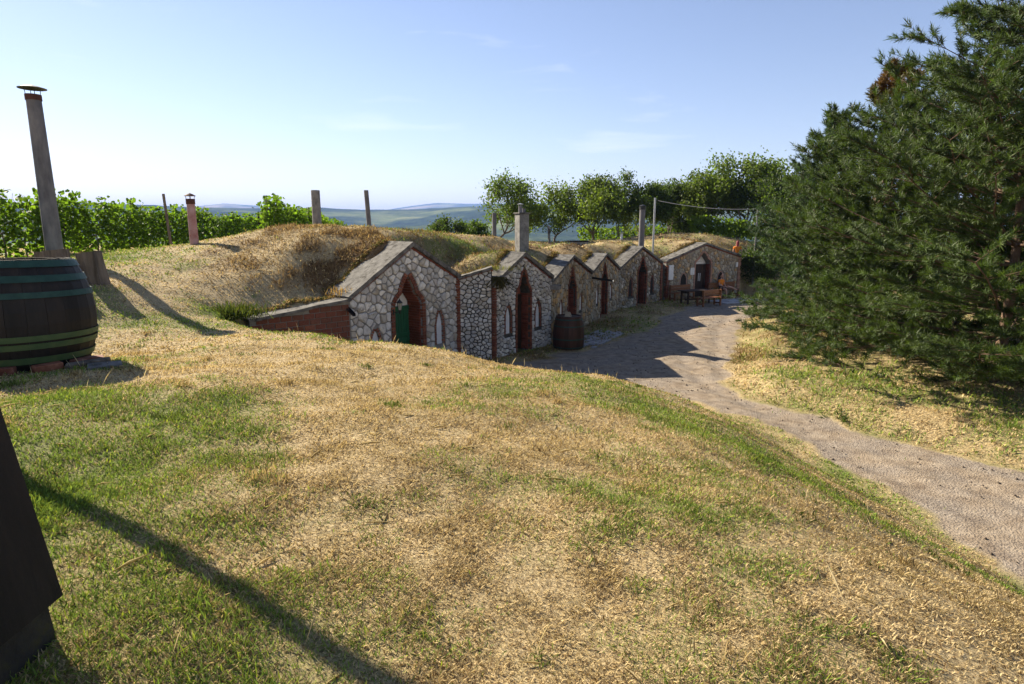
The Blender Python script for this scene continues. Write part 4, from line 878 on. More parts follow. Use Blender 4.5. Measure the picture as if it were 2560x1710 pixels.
def seated():
    # local: x along the wall, -y towards the yard, seat height .45
    t=empty('person',w6(4.05,-.42,0),c6w[1],'seated person in orange shirt and dark shorts with crossed legs on the long bench','person')
    V=Vector; S=.45
    hip=V((0,.02,S+.11)); sp=V((-.005,.06,S+.32)); ch=V((-.01,.06,S+.50)); nk=V((-.01,.04,S+.63)); 
    body=[(hip,.11,.15),(sp,.10,.13),(ch,.10,.15),(nk,.05,.05),(V((-.01,.03,S+.70)),.045),
      (V((-.17,.05,S+.54)),.055),(V((-.22,-.02,S+.30)),.045),(V((-.10,-.18,S+.20)),.036),
      (V((.16,.05,S+.54)),.055),(V((.22,-.02,S+.30)),.045),(V((.10,-.20,S+.22)),.036),
      (V((-.09,-.06,S+.08)),.085),(V((-.08,-.42,S+.06)),.062),(V((-.05,-.46,.24)),.05),(V((-.05,-.43,.07)),.038),(V((-.05,-.56,.03)),.035),
      (V((.10,-.06,S+.10)),.085),(V((.16,-.40,S+.20)),.062),(V((.42,-.55,S+.10)),.05),(V((.62,-.60,S+.0)),.036),(V((.72,-.62,S-.05)),.034)]
    E=[(0,1),(1,2),(2,3),(3,4),(2,5),(5,6),(6,7),(2,8),(8,9),(9,10),(0,11),(11,12),(12,13),(13,14),(14,15),(0,16),(16,17),(17,18),(18,19),(19,20)]
    o=skin_mesh('body',body,E,M['skin']); o.parent=t
    sh=[(hip+V((0,0,.03)),.125,.165),(sp,.118,.150),(ch,.118,.168),(nk-V((0,0,.04)),.075),(V((-.17,.05,S+.54)),.072),(V((-.20,.0,S+.40)),.066),(V((.16,.05,S+.54)),.072),(V((.20,.0,S+.40)),.066)]
    o=skin_mesh('shirt',sh,[(0,1),(1,2),(2,3),(2,4),(4,5),(2,6),(6,7)],M['orange_cloth']); o.parent=t
    so=[(hip,.13,.165),(V((-.09,-.06,S+.08)),.10),(V((-.08,-.30,S+.065)),.085),(V((.10,-.06,S+.10)),.10),(V((.14,-.30,S+.16)),.085)]
    o=skin_mesh('shorts',so,[(0,1),(1,2),(0,3),(3,4)],M['dark_cloth']); o.parent=t
    head(t,(-.01,.02,S+.83),M['hair'],yaw=.25)
    hand(t,(-.10,-.18,S+.20),(.5,-.5,-.1),1); hand(t,(.10,-.20,S+.22),(-.4,-.5,-.1),-1)
    for p,d in ((V((-.05,-.42,.045)),V((0,-.20,-.01))),(V((.62,-.60,S-.01)),V((.17,-.05,-.07)))):
        o=skin_mesh('shoe',[(p,.045,.04),(p+d*.5,.042,.03),(p+d,.038,.026)],[(0,1),(1,2)],M['dark_cloth'],1); o.parent=t
def standing():
    x,y=14.18,38.83; t=empty('person',(x,y,H(x,y)),R(160),'red-haired person in orange top behind the roof of the broad cellar','person')
    V=Vector; b=1.0
    body=[(V((0,0,.95)),.11,.15),(V((0,0,1.15)),.10,.13),(V((0,.0,1.36)),.10,.15),(V((0,0,1.48)),.05),(V((0,-.01,1.54)),.045),
      (V((-.18,0,1.40)),.055),(V((-.24,.02,1.13)),.043),(V((-.22,-.12,.93)),.034),(V((.18,0,1.40)),.055),(V((.24,.02,1.13)),.043),(V((.22,-.12,.93)),.034),
      (V((-.09,0,.86)),.085),(V((-.10,-.02,.48)),.06),(V((-.10,.02,.08)),.04),(V((-.10,-.12,.03)),.035),(V((.09,0,.86)),.085),(V((.10,-.02,.48)),.06),(V((.10,.02,.08)),.04),(V((.10,-.12,.03)),.035)]
    E=[(0,1),(1,2),(2,3),(3,4),(2,5),(5,6),(6,7),(2,8),(8,9),(9,10),(0,11),(11,12),(12,13),(13,14),(0,15),(15,16),(16,17),(17,18)]
    o=skin_mesh('body',body,E,M['skin']); o.parent=t
    sh=[(V((0,0,.98)),.125,.165),(V((0,0,1.15)),.118,.15),(V((0,0,1.36)),.118,.168),(V((0,0,1.44)),.075),(V((-.18,0,1.40)),.07),(V((-.22,.01,1.24)),.062),(V((.18,0,1.40)),.07),(V((.22,.01,1.24)),.062)]
    o=skin_mesh('top',sh,[(0,1),(1,2),(2,3),(2,4),(4,5),(2,6),(6,7)],M['orange_cloth']); o.parent=t
    so=[(V((0,0,.95)),.13,.165),(V((-.09,0,.84)),.10),(V((-.10,-.02,.48)),.075),(V((-.10,.02,.12)),.06),(V((.09,0,.84)),.10),(V((.10,-.02,.48)),.075),(V((.10,.02,.12)),.06)]
    o=skin_mesh('trousers',so,[(0,1),(1,2),(2,3),(0,4),(4,5),(5,6)],M['dark_cloth']); o.parent=t
    head(t,(0,-.02,1.66),M['red_hair'],long=True); hand(t,(-.22,-.12,.93),(0,-.3,-.9),1); hand(t,(.22,-.12,.93),(0,-.3,-.9),-1)
seated(); standing()
# ---------------------------------------------------------------- plants
def rot_to(dirs):
    """rotation matrices (n,3,3) taking +Z to dirs, random spin"""
    d=dirs/np.linalg.norm(dirs,axis=1,keepdims=True); a=rng.normal(size=d.shape); a-=d*(a*d).sum(1,keepdims=True); a/=np.linalg.norm(a,axis=1,keepdims=True)+1e-9; b=np.cross(d,a)
    return np.stack([a,b,d],-1)
def scatter(tmplV,tmplF,pos,dirs,scl,cols):
    Rm=rot_to(dirs); V=np.einsum('nij,kj->nki',Rm,tmplV)*scl[:,None,None]+pos[:,None,:]; n=len(pos); k=len(tmplV)
    F=(tmplF[None]+k*np.arange(n)[:,None,None]).reshape(-1,tmplF.shape[1]); C=np.repeat(cols,k,0)
    return V.reshape(-1,3),F,C
LEAFV=np.array([(0,0,0),(.34,.06,.45),(0,-.04,1.05),(-.34,.06,.45)]); LEAFF=np.array([(0,1,2),(0,2,3)])
VLV=np.array([(0,0,0),(.5,.05,.1),(.55,.10,.6),(0,-.05,1.0),(-.55,.10,.6),(-.5,.05,.1)]); VLF=np.array([(0,1,2),(0,2,3),(0,3,4),(0,4,5)])
def leafcols(n,base,var,warm=.25):
    v=1+var*rng.normal(size=(n,1)); w=rng.random((n,1))*warm; c=np.array(base)[None]*np.clip(v,.45,1.7); c=c*(1-w)+w*c*np.array([1.8,1.25,.55]); return np.clip(c,0.004,.6)
def skeleton(rn,h,cr,th,limbs=5,depth=4,spread=.9,r0=None):
    segs=[]; tips=[]
    r0=r0 or h*.022
    def grow(p,d,L,r,k):
        n=3; q=p
        for i in range(n):
            d=(d+Vector((rn.gauss(0,.16),rn.gauss(0,.16),rn.gauss(.04,.12)))).normalized(); q2=q+d*(L/n); r2=r*(.86 if k else .93); segs.append((q,q2,r,r2)); q=q2; r=r2
            if k>=depth-2: tips.append((q.copy(),k))
        if k<depth:
            m=rn.choice((2,3,3)) if k else limbs
            for j in range(m):
                az=rn.uniform(0,6.28) if k else 6.28*j/m+rn.uniform(-.4,.4); sp=spread*rn.uniform(.55,1.1)*(1 if k else 1.0)
                a=d.orthogonal().normalized(); b=d.cross(a); nd=(d*math.cos(sp)+(a*math.cos(az)+b*math.sin(az))*math.sin(sp)); nd.z+=.12; grow(q,nd.normalized(),L*rn.uniform(.62,.85),r*.66,k+1)
    grow(Vector((0,0,-.15)),Vector((rn.uniform(-.06,.06),rn.uniform(-.06,.06),1)),th,r0,0)
    return segs,tips
def tubes(segs,n=6):
    V=[];F=[]
    for p,q,r1,r2 in segs:
        d=(q-p).normalized(); a=d.orthogonal().normalized(); b=d.cross(a); s=len(V)
        for c,r in ((p,r1),(q,r2)):
            for k in range(n): t=6.2832*k/n; V.append(tuple(c+(a*math.cos(t)+b*math.sin(t))*r))
        for k in range(n): F.append((s+k,s+(k+1)%n,s+n+(k+1)%n,s+n+k))
    return np.array(V),np.array(F)
def tree(x,y,h,cr,th,seed,label,nleaf=7000,leaf=.13,base=(.055,.085,.02),limbs=5,squash=1.,group=None,bare=0,spread=.85,z=None,depth=4,name='fruit_tree'):
    h*=.80; th*=.5; cr*=1.32; leaf*=1.25; rn=random.Random(seed); t=empty(name,(x,y,H(x,y) if z is None else z),0,label,'tree',group)
    segs,tips=skeleton(rn,h,cr,th,limbs,spread=spread,depth=depth)
    P=np.array([tuple(p) for p,k in tips]); top=P[:,2].max(); sx=cr/np.percentile(np.hypot(P[:,0],P[:,1]),90); sz=(h-th*.8)/(top-th*.8)
    def fit(v): 
        f=max(0,min(1,v.z/th)); zz=v.z if v.z<th*.8 else th*.8+(v.z-th*.8)*sz
        return Vector((v.x*(1+(sx-1)*f),v.y*(1+(sx-1)*f),zz))
    segs=[(fit(a),fit(b),r1,r2) for a,b,r1,r2 in segs]; P=np.array([tuple(fit(Vector(p))) for p in P])
    V,F=tubes(segs); big_mesh('trunk',V,F,M['bark'],t,smooth=True)
    if bare:
        keep=rng.random(len(P))>bare*np.clip(-P[:,0]/cr+.2,0,1)*1.6; P=P[keep]
    nleaf=int(nleaf*1.5); idx=rng.integers(0,len(P),nleaf); cl=rng.random(len(P))
    pos=P[idx]+rng.normal(size=(nleaf,3))*np.array([.20,.20,.17])*cr*.55*(.5+cl[idx][:,None]*.75)
    pos[:,2]=np.maximum(pos[:,2],th*.5+.5*rng.random(nleaf))
    d=rng.normal(size=(nleaf,3))+np.array([0,0,-.35]); c=leafcols(nleaf,np.array(base)*1.25,.22)*(.75+.5*cl[idx])[:,None]
    V,F,C=scatter(LEAFV,LEAFF,pos,d,leaf*(.6+.7*rng.random(nleaf)),c)
    big_mesh('crown',V,F,M['leaf'],t,colors=C); return t
G='orchard trees behind the cellar mounds'
tree(-1.15,46,5.8,2.35,1.5,101,'tall thin-crowned tree with bare twigs on one side behind the mounds',5200,.14,(.06,.095,.02),bare=.8,group=G)
tree(3.2,47,5.5,3.1,1.35,102,'forked open-crowned tree beside the low concrete box',4600,.15,(.075,.11,.02),limbs=3,group=G,spread=.95)
tree(6.25,48,6.2,2.0,1.5,103,'upright full-crowned tree next to the forked one',6500,.14,(.06,.09,.02),group=G)
tree(7.9,47.3,3.6,1.25,1.0,104,'short pale green tree between two taller dark ones',2600,.12,(.10,.135,.025),group=G)
tree(9.7,49,6.4,1.9,1.4,105,'dense dark tree above the capped round chimney',7500,.14,(.042,.068,.018),group=G)
tree(12.3,50,6.1,1.7,1.4,106,'dark narrow tree right of the steel pole',6500,.14,(.042,.066,.018),group=G)
tree(15.2,50,6.6,2.2,1.3,107,'bushy tree at the foot of the biggest leafy one',7000,.15,(.065,.095,.02),group=G)
tree(17.4,48,8.0,2.7,1.6,108,'biggest leafy tree behind the broad cellar roof',11000,.16,(.07,.105,.02),group=G)
tree(20.6,46.5,6.2,2.6,1.2,109,'dark leafy tree half hidden by the pines',8000,.16,(.04,.065,.016),group=G)
tree(14.0,53,6.4,2.3,1.2,114,'broad dark tree filling the gap behind the bushy one',6000,.16,(.05,.08,.018),group=G)
tree(23.5,49,7.0,2.8,1.2,115,'far dark tree showing only above the pines',5000,.17,(.04,.065,.016),group=G)
tree(-4.9,45.5,2.15,1.35,.35,110,'round dark bush standing alone before the valley',3600,.12,(.04,.065,.018),limbs=6,name='bush')
tree(-3.1,46.5,1.9,1.2,.3,111,'low leafy bush at the foot of the thin-crowned tree',2800,.12,(.06,.10,.02),limbs=6,name='bush')
tree(15.9,38.4,2.6,1.5,.4,112,'dark shrub beside the right corner of the broad cellar',4200,.12,(.03,.048,.014),limbs=6,name='bush')
tree(18.5,39.5,3.4,2.0,.5,113,'large dark shrub behind the pines near the wire post',6000,.13,(.03,.048,.014),limbs=6,name='bush')
# ---- pines
def pine(x,y,h,rad,seed,label,nshoot=5200,brown=None,base=(.048,.080,.019),low=.18,lean=(0,0),open_top=False,ndl=15):
    rn=random.Random(seed); t=empty('pine_tree',(x,y,H(x,y)),0,label,'tree','pines beside the road'); segs=[]; sh=[]; dr=[]; 
    tp=[Vector((lean[0]*k/8*h+.12*math.sin(k*.9+seed),lean[1]*k/8*h,-.2+h*k/8)) for k in range(9)]; r0=h*.013
    for k in range(8): segs.append((tp[k],tp[k+1],r0*(1-k/8.6),r0*(1-(k+1)/8.6)))
    def trunk(z): k=min(7.999,max(0,(z+.2)/h*8)); i=int(k); return tp[i].lerp(tp[i+1],k-i)
    z=low; 
    while z<h*.985:
        u=z/h; prof=rad*(min(1,.9+u*.8) if u<.13 else (1-((u-.13)/.87)**1.45)**.9); prof=max(.28,prof)
        if open_top: prof=max(prof,1.8) if u<.82 else 1.15*(1.25-u)*3
        m=rn.choice((6,7,7,8)) if u<.8 else (4 if open_top else 5)
        for j in range(m):
            az=6.283*j/m+rn.uniform(-.35,.35)+z; L=prof*rn.uniform(.72,1.12); el=R((min(-14+60*u,12) if open_top else -14+60*u)+rn.uniform(-10,10)); d=Vector((math.cos(az)*math.cos(el),math.sin(az)*math.cos(el),math.sin(el)))
            p=trunk(z); n=6; q=p; r=.008+.008*L
            for i in range(n):
                d=(d+Vector((rn.gauss(0,.09),rn.gauss(0,.09),.07+rn.gauss(0,.05)))).normalized(); q2=q+d*L/n; segs.append((q,q2,r,r*.8)); r*=.8; q=q2
                if i>=(3 if open_top and u>.82 else 0):
                    for s in range(3 if i<n-1 else 4):
                        a2=rn.choice((-1,1))*rn.uniform(.5,1.1); e=Vector((d.x*math.cos(a2)-d.y*math.sin(a2),d.x*math.sin(a2)+d.y*math.cos(a2),d.z*.6+rn.uniform(-.08,.18))).normalized(); tl=L*.30*rn.uniform(.6,1.2)*(1.1-.5*i/n)+.12
                        a_=q; nn=max(2,int(tl/.17)); 
                        b_=a_+e*tl; segs.append((a_,b_,r*.6,.004))
                        for w in range(nn):
                            f=(w+1)/nn; pp=a_.lerp(b_,f)
                            for v in range(3 if w<nn-1 else 4):
                                ee=(e+Vector((rn.gauss(0,.5),rn.gauss(0,.5),rn.gauss(.30,.35)))).normalized(); sh.append(tuple(pp)); dr.append(tuple(ee))
            sh.append(tuple(q)); dr.append(tuple(d))
        z+=rn.uniform(.40,.60)*(1.7 if open_top and z/h>.80 else 1)
    for k in range(10): p=trunk(h*(.9+.01*k)); sh.append(tuple(p)); dr.append((rn.gauss(0,.5),rn.gauss(0,.5),1))
    for k in range(4): sh.append(tuple(trunk(h)+Vector((0,0,.06*k)))); dr.append((rn.gauss(0,.2),rn.gauss(0,.2),1))
    sh=np.array(sh); dr=np.array(dr); print('SHOOTS',len(sh))
    if len(sh)>nshoot: k=rng.choice(len(sh),nshoot,replace=False); sh=sh[k]; dr=dr[k]
    V,F=tubes(segs,4); big_mesh('trunk',V,F,M['pine_bark'],t,smooth=True)
    # one shoot: a brush of needles
    nn=ndl; tv=[];tf=[]
    rr=np.random.default_rng(seed)
    for k in range(nn):
        zz=.16*(k/nn); az=k*2.4; sp=.95 if k<nn-4 else .35; dv=np.array([math.cos(az)*math.sin(sp),math.sin(az)*math.sin(sp),math.cos(sp)])+rr.normal(size=3)*.10; l=.115*(.8+.4*rr.random()); s=np.array([-math.sin(az),math.cos(az),0])*(.0085 if ndl>15 else .0115); b0=np.array([0,0,zz]); i=len(tv)
        tv+=[b0-s,b0+s,b0+dv*l]; tf.append((i,i+1,i+2))
    n=len(sh); c=leafcols(n,base,.22,.22)
    if brown is not None:
        f=np.exp(-(((sh-np.array(brown[:3]))/brown[3])**2).sum(1)); c=c*(1-f[:,None])+f[:,None]*np.array([.20,.075,.03])
    V,F,C=scatter(np.array(tv),np.array(tf),sh,dr,.85+.5*rng.random(n),c); big_mesh('crown',V,F,M['needle'],t,colors=C); return t
pine(11.6,14.3,10.0,4.6,201,'biggest pine, its bare leader rising above a broad crown',20000,open_top=True,ndl=20)
pine(11.5,19.6,8.2,3.5,202,'medium pine with a browned top behind the biggest pine',11500,brown=(.1,-.2,7.9,.62))
pine(11.9,23.5,7.6,2.7,203,'slim dark pine nearest the broad cellar',7500,base=(.04,.074,.028))
pine(13.6,18.4,7.6,3.8,204,'dark pine at the back of the clump',4000)
pine(14.4,16.6,6.6,3.4,205,'dense pine to the right of the biggest pine, low in the clump',4200)
# ---- vines
def vine_proto(seed):
    rn=random.Random(seed); t=empty('grape_vine',(0,0,0),0); segs=[(Vector((0,0,-.1)),Vector((.03,.02,.45)),.032,.026),(Vector((.03,.02,.45)),Vector((0,0,.8)),.026,.02)]
    for k in range(9):
        a=Vector((0,0,.75)); b=a+Vector((rn.gauss(0,.05),rn.uniform(-.5,.5),rn.uniform(.0,.25))); c=b+Vector((rn.gauss(0,.12),rn.gauss(0,.12),rn.uniform(.6,1.1))); segs+=[(a,b,.012,.009),(b,c,.009,.004)]
    V,F=tubes(segs,5); big_mesh('trunk',V,F,M['bark'],t)
    n=520; f=rng.random(n); pos=np.c_[rng.normal(0,.17,n),rng.uniform(-.60,.60,n),.10+1.72*rng.beta(1.4,1.25,n)]
    k=40; st=rng.integers(0,5,k); sx=rng.normal(0,.15,5); sy=rng.uniform(-.5,.5,5); pos[:k]=np.c_[sx[st]+rng.normal(0,.05,k),sy[st]+rng.normal(0,.05,k),1.65+.42*rng.random(k)]
    d=np.c_[rng.normal(0,1,n),rng.normal(0,.7,n),rng.normal(-.3,.6,n)]
    V,F,C=scatter(VLV,VLF,pos,d,.085+.06*rng.random(n),leafcols(n,(.085,.15,.018),.24,.25)); o=big_mesh('foliage',V,F,M['vine_leaf'],t,colors=C); return t
VP=[vine_proto(s) for s in (1,2,3,4)]; used=set()
def vine_row(x0,y0,y1,slope,label,group,sc=1.):
    y=y0; k=0
    while y<y1:
        i=random.randrange(4); x=x0+slope*(y-y0)+J(.06)
        if i in used: o=copy_thing(VP[i])
        else: o=VP[i]; used.add(i)
        o.location=(x,y,H(x,y)-.05); o.rotation_euler=(0,0,random.choice((0,math.pi))+J(.12)); s=sc*random.uniform(.9,1.12); o.scale=(s,1.05,s); tag(o,label,'vine',group); y+=1.0+J(.05); k+=1
vine_row(-14.9,13.6,58,-.10,'leafy grape vine in the long row behind the tallest chimney','vines of the long row')
vine_row(-13.2,34.,60,-.12,'leafy grape vine in the far row starting beyond the pink chimney','vines of the far row')
vine_row(-10.1,26.,44,-.17,'leafy grape vine in the short row beyond the highest mound','vines of the short row',1.0)
def vine_post(x,y,h,label,lean=0,mat='pipe'):
    t=empty('vineyard_post',(x,y,H(x,y)),0,label,'post'); MB().tube([(0,0,-.2),(lean*h,0,h)],.05,8).build('shaft',M[mat],t); MB().tube([(lean*h*.8-.07,-.02,h*.8),(lean*h*.8+.07,-.02,h*.8)],.008,5).build('wire_clip',M['black'],t)
vine_post(-12.9,23.4,2.0,'dark leaning vineyard post left of the pink chimney',-.05,'bark'); vine_post(-10.25,26.2,2.0,'grey vineyard post at the head of the short vine row',-.02); vine_post(-12.6,31.,1.75,'thin dark vineyard post beyond the pink chimney',0,'black_wood')
# far vines on the plateau behind the orchard: one mass
def far_vines():
    V_=[];F_=[];C_=[];b=0
    n=9000
    for (x0,x1,y) in ((5.5,30,52.),(6,30,54.2),(13,26,45.2)):
        m=n//3; x=rng.uniform(x0,x1,m); yy=y+rng.normal(0,.3,m); z=height(x,yy)+.2+1.2*rng.beta(1.4,1.3,m)
        V,F,C=scatter(VLV,VLF,np.c_[x,yy,z],rng.normal(size=(m,3)),.13+.08*rng.random(m),leafcols(m,(.10,.16,.025),.2,.2)); V_.append(V);F_.append(F+b);C_.append(C);b+=len(V)
    tag(big_mesh('far_vineyard',np.concatenate(V_),np.concatenate(F_),M['vine_leaf'],colors=np.concatenate(C_)),'bright green vine rows beyond the orchard trees','vineyard',kind='stuff')
far_vines()
# weed clumps hanging over copings and at wall feet
def weed(x,y,z,r,h,n,base,label,hang=False):
    t=empty('weed_clump',(x,y,z),0,label,'plant'); p=rng.normal(size=(n,3))*np.array([r*.35,r*.35,0]); d=np.c_[rng.normal(0,.5,n),rng.normal(0,.5,n),np.full(n,-1. if hang else 1.)+rng.normal(0,.2,n)]
    bv=np.array([(-.022,0,0),(.022,0,0),(.012,.09,.6),(0,.24,.95)]); bf=np.array([(0,1,2),(0,2,3)])
    V,F,C=scatter(bv,bf,p,d,h*(.5+.6*rng.random(n)),leafcols(n,base,.25,.5)); big_mesh('leaves',V,F,M['blade'],t,colors=C)
    q=MB(); 
    for k in range(7): q.tube([(0,0,0),(rng.normal(0,r*.3),rng.normal(0,r*.3),(-1 if hang else 1)*h*.5)],.006,4)
    q.build('stems',M['bark'],t)
p=np.array(FAC[3])+unit(FAC[3],FAC[4])[0]*.22-unit(FAC[3],FAC[4])[1]*.10
weed(p[0],p[1],2.62,.30,.48,260,(.06,.06,.025),'dark weed clump hanging at the left eave of the slim white cellar',True)
weed(p[0]-.1,p[1]+.75,2.80,1.0,.20,420,(.15,.18,.04),'green grass clump growing on the eave of the slim white cellar')
weed(-6.5,14.1,H(-6.5,14.1),.8,.40,500,(.06,.09,.02),'dark green weeds at the left end of the brick wall')
weed(-4.55,16.6,2.35,.6,.30,420,(.30,.22,.09),'dry straw tuft at the lower end of the first coping')
HAZE=.00011
# ---------------------------------------------------------------- grass blades
def grass():
    Vs=[];Fs=[];Cs=[];b=0
    bands=[(1.2,2.8,21000,.0021,(.030,.07)),(2.8,4.5,12500,.0028,(.032,.075)),(4.5,7,5800,.0036,(.040,.08)),(7,10,2400,.005,(.045,.09)),(10,16,860,.0088,(.05,.10)),(16,24,360,.014,(.06,.13)),(24,34,95,.022,(.08,.15)),(34,48,50,.034,(.1,.18))]
    half=R(45)
    def onto(V,x,y,z):
        e=.06; hx=np.clip((height(x+e,y)-height(x-e,y))/(2*e),-1.5,1.5); hy=np.clip((height(x,y+e)-height(x,y-e))/(2*e),-1.5,1.5)
        V[:,:,2]+=z[:,None]+hx[:,None]*(V[:,:,0]-x[:,None])+hy[:,None]*(V[:,:,1]-y[:,None])
    for r0,r1,den,w,(l0,l1) in bands:
        n=int(den*half*(r1*r1-r0*r0)); r=np.sqrt(rng.uniform(r0*r0,r1*r1,n)); a=rng.uniform(-half,half,n); x=r*np.sin(a); y=r*np.cos(a)
        rm=road_mask(x,y); ok=rng.random(n)>np.clip(rm*2.6+ (rm>.3),0,.998)
        tuft=fbm(x*4.5,y*4.5,51,3); ok&=rng.random(n)<np.clip(.8+1.0*(tuft-.42),.62,1)
        ok&=~((np.abs(segdist(x,y,HILLLINE))<.30)&(y>14)); ok&=np.hypot(x-BX,y-BY)>.62; ok&=~((x>8.5)&(y>16)&(y<27)&(rng.random(n)<.6))
        # nothing grows under the coping slabs or in the shaded walls
        for (i0,i1,af,e0,ap,e1,sd) in CELL:
            A0=np.array(FAC[i0]); d,nn,L=unit(FAC[i0],FAC[i1]); u=(x-A0[0])*d[0]+(y-A0[1])*d[1]; v=(x-A0[0])*nn[0]+(y-A0[1])*nn[1]; ok&=~((u>-.1)&(u<L+.1)&(v>-.05)&(v<sd+.02))
        x=x[ok];y=y[ok];tuft=tuft[ok]; n=len(x); z=height(x,y)
        g=green(x,y); dd=dead(x,y); isg=rng.random(n)<g; 
        l=.66*rng.uniform(l0,l1,n)*(.55+1.1*np.clip(tuft-.2,0,1))*np.where(isg,1.25,.95); l*=np.where(rng.random(n)<.006,2.0,1)*(1+1.2*dd)
        vg=inside(x,y,[(60,-9),(60,40)]+VER); l=l*np.where(vg,1.7,1)
        lie=np.where(isg,rng.uniform(.25,1.15,n),rng.uniform(.55,1.45,n)); az=rng.uniform(0,6.283,n)+.0
        d=np.c_[np.cos(az)*np.sin(lie),np.sin(az)*np.sin(lie),np.cos(lie)]; s=np.c_[-np.sin(az+.5*rng.normal(size=n)),np.cos(az),np.zeros(n)]*(w*rng.uniform(.6,1.4,n))[:,None]
        base=np.c_[x,y,0*z-.004]; mid=base+d*(l*.55)[:,None]; d2=d.copy(); d2[:,2]-=.18; d2[:,:2]*=1.05; tip=mid+d2*(l*.5)[:,None]; tip[:,2]=np.maximum(tip[:,2],.003)
        if r0<0: V=np.stack([base-s,base+s,mid+s*.8,mid-s*.8,tip],1); T=np.array([(0,1,2),(0,2,3),(3,2,4)])
        else: V=np.stack([base-s*.9,mid+s,tip,mid-s],1); T=np.array([(0,1,2),(0,2,3)])
        nv=V.shape[1]; onto(V,x,y,z); V=V.reshape(-1,3); F=(nv*np.arange(n)[:,None,None]+T[None]).reshape(-1,3)
        st=np.array([.61,.475,.255]); gr=np.array([.165,.24,.045]); de=np.array([.22,.13,.055]); br=np.array([.24,.155,.07])
        v=rng.uniform(.70,1.15,n)[:,None]; c=np.where(rng.random((n,1))<.22,br,st)*v; c=np.where(isg[:,None],gr*rng.uniform(.6,1.5,n)[:,None]*np.where(rng.random((n,1))<.25,np.array([1.5,1.25,.8]),1),c)
        fd=np.clip(dd*1.5,0,1)[:,None]*(rng.random((n,1))<.85); c=c*(1-fd)+fd*de*rng.uniform(.35,1.5,n)[:,None]
        Vs.append(V);Fs.append(F+b);Cs.append(np.repeat(c,nv,0)); b+=len(V)
    # clumps left by the mower, long stems, and the shaggy dead tufts on the steep face of the first mound
    def blades(x,y,l,w,lie,c):
        nonlocal b
        n=len(x); z=height(x,y); az=rng.uniform(0,6.283,n); d=np.c_[np.cos(az)*np.sin(lie),np.sin(az)*np.sin(lie),np.cos(lie)]; s=np.c_[-np.sin(az),np.cos(az),np.zeros(n)]*w[:,None]
        base=np.c_[x,y,0*z-.004]; mid=base+d*(l*.55)[:,None]; d2=d.copy(); d2[:,2]-=.3; tip=mid+d2*(l*.5)[:,None]; tip[:,2]=np.maximum(tip[:,2],.004)
        V=np.stack([base-s*.9,mid+s,tip,mid-s],1); onto(V,x,y,z); V=V.reshape(-1,3); F=(4*np.arange(n)[:,None,None]+np.array([(0,1,2),(0,2,3)])[None]).reshape(-1,3); Vs.append(V);Fs.append(F+b);Cs.append(np.repeat(c,4,0)); b+=len(V)
    nc=230; r=np.sqrt(rng.uniform(3,150,nc)); a=rng.uniform(-.72,.72,nc); cx=r*np.sin(a); cy_=r*np.cos(a); ok=(road_mask(cx,cy_)<.05)&~inside(cx,cy_,YARD)&(np.hypot(cx-BX,cy_-BY)>1); cx=cx[ok];cy_=cy_[ok]; nc=len(cx)
    k=rng.integers(0,nc,nc*42); sz=rng.uniform(.03,.11,nc); hg=rng.uniform(.5,1.2,nc); isg=(rng.random(nc)<.25+.75*green(cx,cy_))[k]; n=len(k)
    x=cx[k]+rng.normal(size=n)*sz[k]; y=cy_[k]+rng.normal(size=n)*sz[k]
    c=np.where(isg[:,None],np.array([.12,.155,.035])*rng.uniform(.5,1.5,n)[:,None],np.array([.50,.37,.18])*rng.uniform(.4,1.1,n)[:,None])
    blades(x,y,rng.uniform(.04,.09,n)*hg[k],(.0012+.00085*np.hypot(x,y)**.8)*rng.uniform(.6,1.4,n),rng.uniform(.1,.9,n),c)
    n=900; r=np.sqrt(rng.uniform(2,140,n)); a=rng.uniform(-.75,.75,n); x=r*np.sin(a); y=r*np.cos(a); ok=(road_mask(x,y)<.05)&~inside(x,y,YARD)&(np.hypot(x-BX,y-BY)>.8); x=x[ok];y=y[ok];n=len(x)
    blades(x,y,rng.uniform(.10,.24,n),.0006+.00022*np.hypot(x,y),np.where(rng.random(n)<.75,rng.uniform(1.2,1.5,n),rng.uniform(.1,.5,n)),np.array([.66,.55,.34])*rng.uniform(.7,1.1,n)[:,None])
    n=10000; x=rng.uniform(-8,-2.6,n); y=rng.uniform(15.4,20.6,n); ok=(rng.random(n)<np.clip(dead(x,y)*1.3+.35*np.exp(-(((x+5.3)/2.2)**2+((y-17.8)/1.8)**2)),0,1))&(segdist(x,y,HILLLINE)>.9)&~inside(x,y,YARD); x=x[ok];y=y[ok];n=len(x)
    blades(x,y,rng.uniform(.08,.20,n),rng.uniform(.006,.014,n),rng.uniform(.2,1.1,n),np.where(rng.random((n,1))<.5,np.array([.42,.30,.14]),np.array([.22,.14,.065]))*rng.uniform(.5,1.3,n)[:,None])
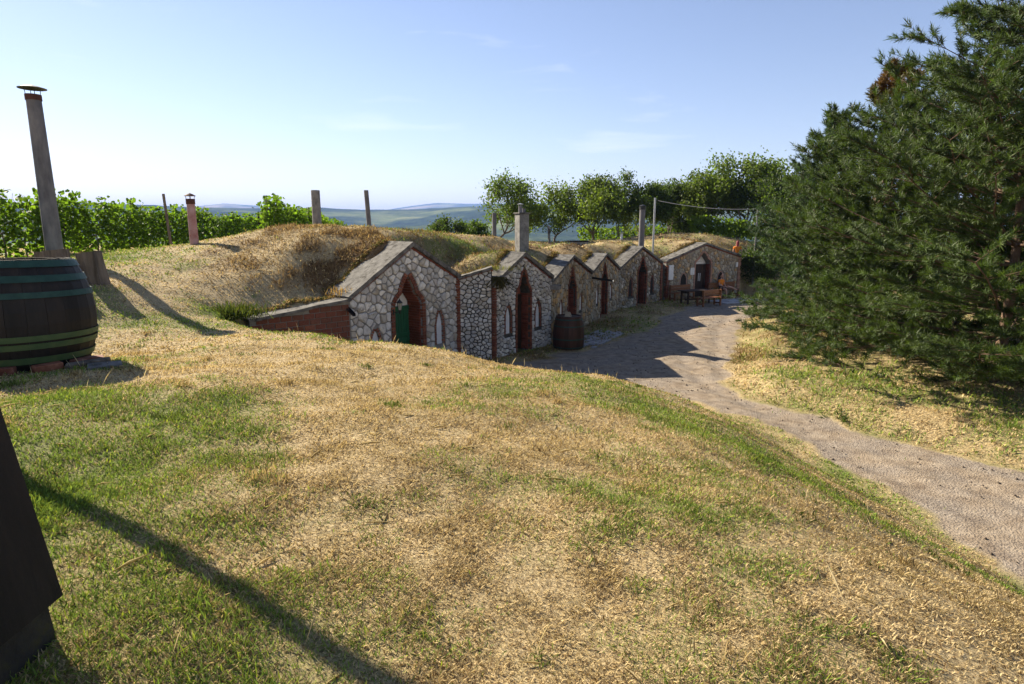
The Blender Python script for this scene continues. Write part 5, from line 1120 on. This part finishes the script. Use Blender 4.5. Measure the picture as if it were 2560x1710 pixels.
    # turf hanging over the back and lower edge of the copings
    for (i0,i1,af,e0,ap,e1,sd) in CELL+[(0,1,.5,2.07,2.2,2.34,.42),(2,3,.5,2.64,2.8,2.96,.3)]:
        A0=np.array(FAC[i0]); d,nn,L=unit(FAC[i0],FAC[i1]); n=int(420*L); u=rng.random(n)*L; edge=fbm(u*2.2+i0*7,u*0+.5,61,3); v=sd+.10-.45*np.clip(edge-.42,0,1)+rng.uniform(-.05,.14,n)
        top=np.where(u<L*af,e0+(ap-e0)*u/(L*af),ap+(e1-ap)*(u-L*af)/(L*(1-af)+1e-9)); x=A0[0]+d[0]*u+nn[0]*v; y=A0[1]+d[1]*u+nn[1]*v
        zt=np.maximum(height(x,y),top); l=rng.uniform(.06,.16,n); lie=rng.uniform(.3,1.4,n); az=math.atan2(-nn[1],-nn[0])+rng.normal(0,.9,n); dd=np.c_[np.cos(az)*np.sin(lie),np.sin(az)*np.sin(lie),np.cos(lie)]; s=np.c_[-np.sin(az),np.cos(az),np.zeros(n)]*rng.uniform(.005,.012,n)[:,None]
        base=np.c_[x,y,zt-.02]; mid=base+dd*(l*.55)[:,None]; tip=mid+(dd-np.array([0,0,.5]))*(l*.5)[:,None]
        V=np.stack([base-s,mid+s,tip,mid-s],1).reshape(-1,3); F=(4*np.arange(n)[:,None,None]+np.array([(0,1,2),(0,2,3)])[None]).reshape(-1,3)
        c=np.where(rng.random((n,1))<.3,np.array([.12,.15,.04]),np.where(rng.random((n,1))<.5,np.array([.45,.32,.15]),np.array([.22,.14,.06])))*rng.uniform(.5,1.25,n)[:,None]
        Vs.append(V);Fs.append(F+b);Cs.append(np.repeat(c,4,0)); b+=len(V)
    o=big_mesh('grass',np.concatenate(Vs),np.concatenate(Fs),M['blade'],colors=np.clip(np.concatenate(Cs),.003,.8)); tag(o,'short dry and green mown grass covering the mounds','grass',kind='stuff'); print('grass tris',sum(map(len,Fs)))
grass()
# ---------------------------------------------------------------- hazy air
hm=bpy.data.materials.new('haze'); hm.use_nodes=True; hn=hm.node_tree.nodes; hn.clear(); ho=hn.new('ShaderNodeOutputMaterial'); hv=hn.new('ShaderNodeVolumePrincipled')
hv.inputs['Color'].default_value=(.30,.46,.92,1); hv.inputs['Density'].default_value=HAZE; hv.inputs['Anisotropy'].default_value=0; hm.node_tree.links.new(hv.outputs[0],ho.inputs['Volume'])
hz=MB().box(-14500,14500,-60,15200,-150,420).build('haze',hm); tag(hz,'thin pale haze over the whole valley','haze',kind='stuff')
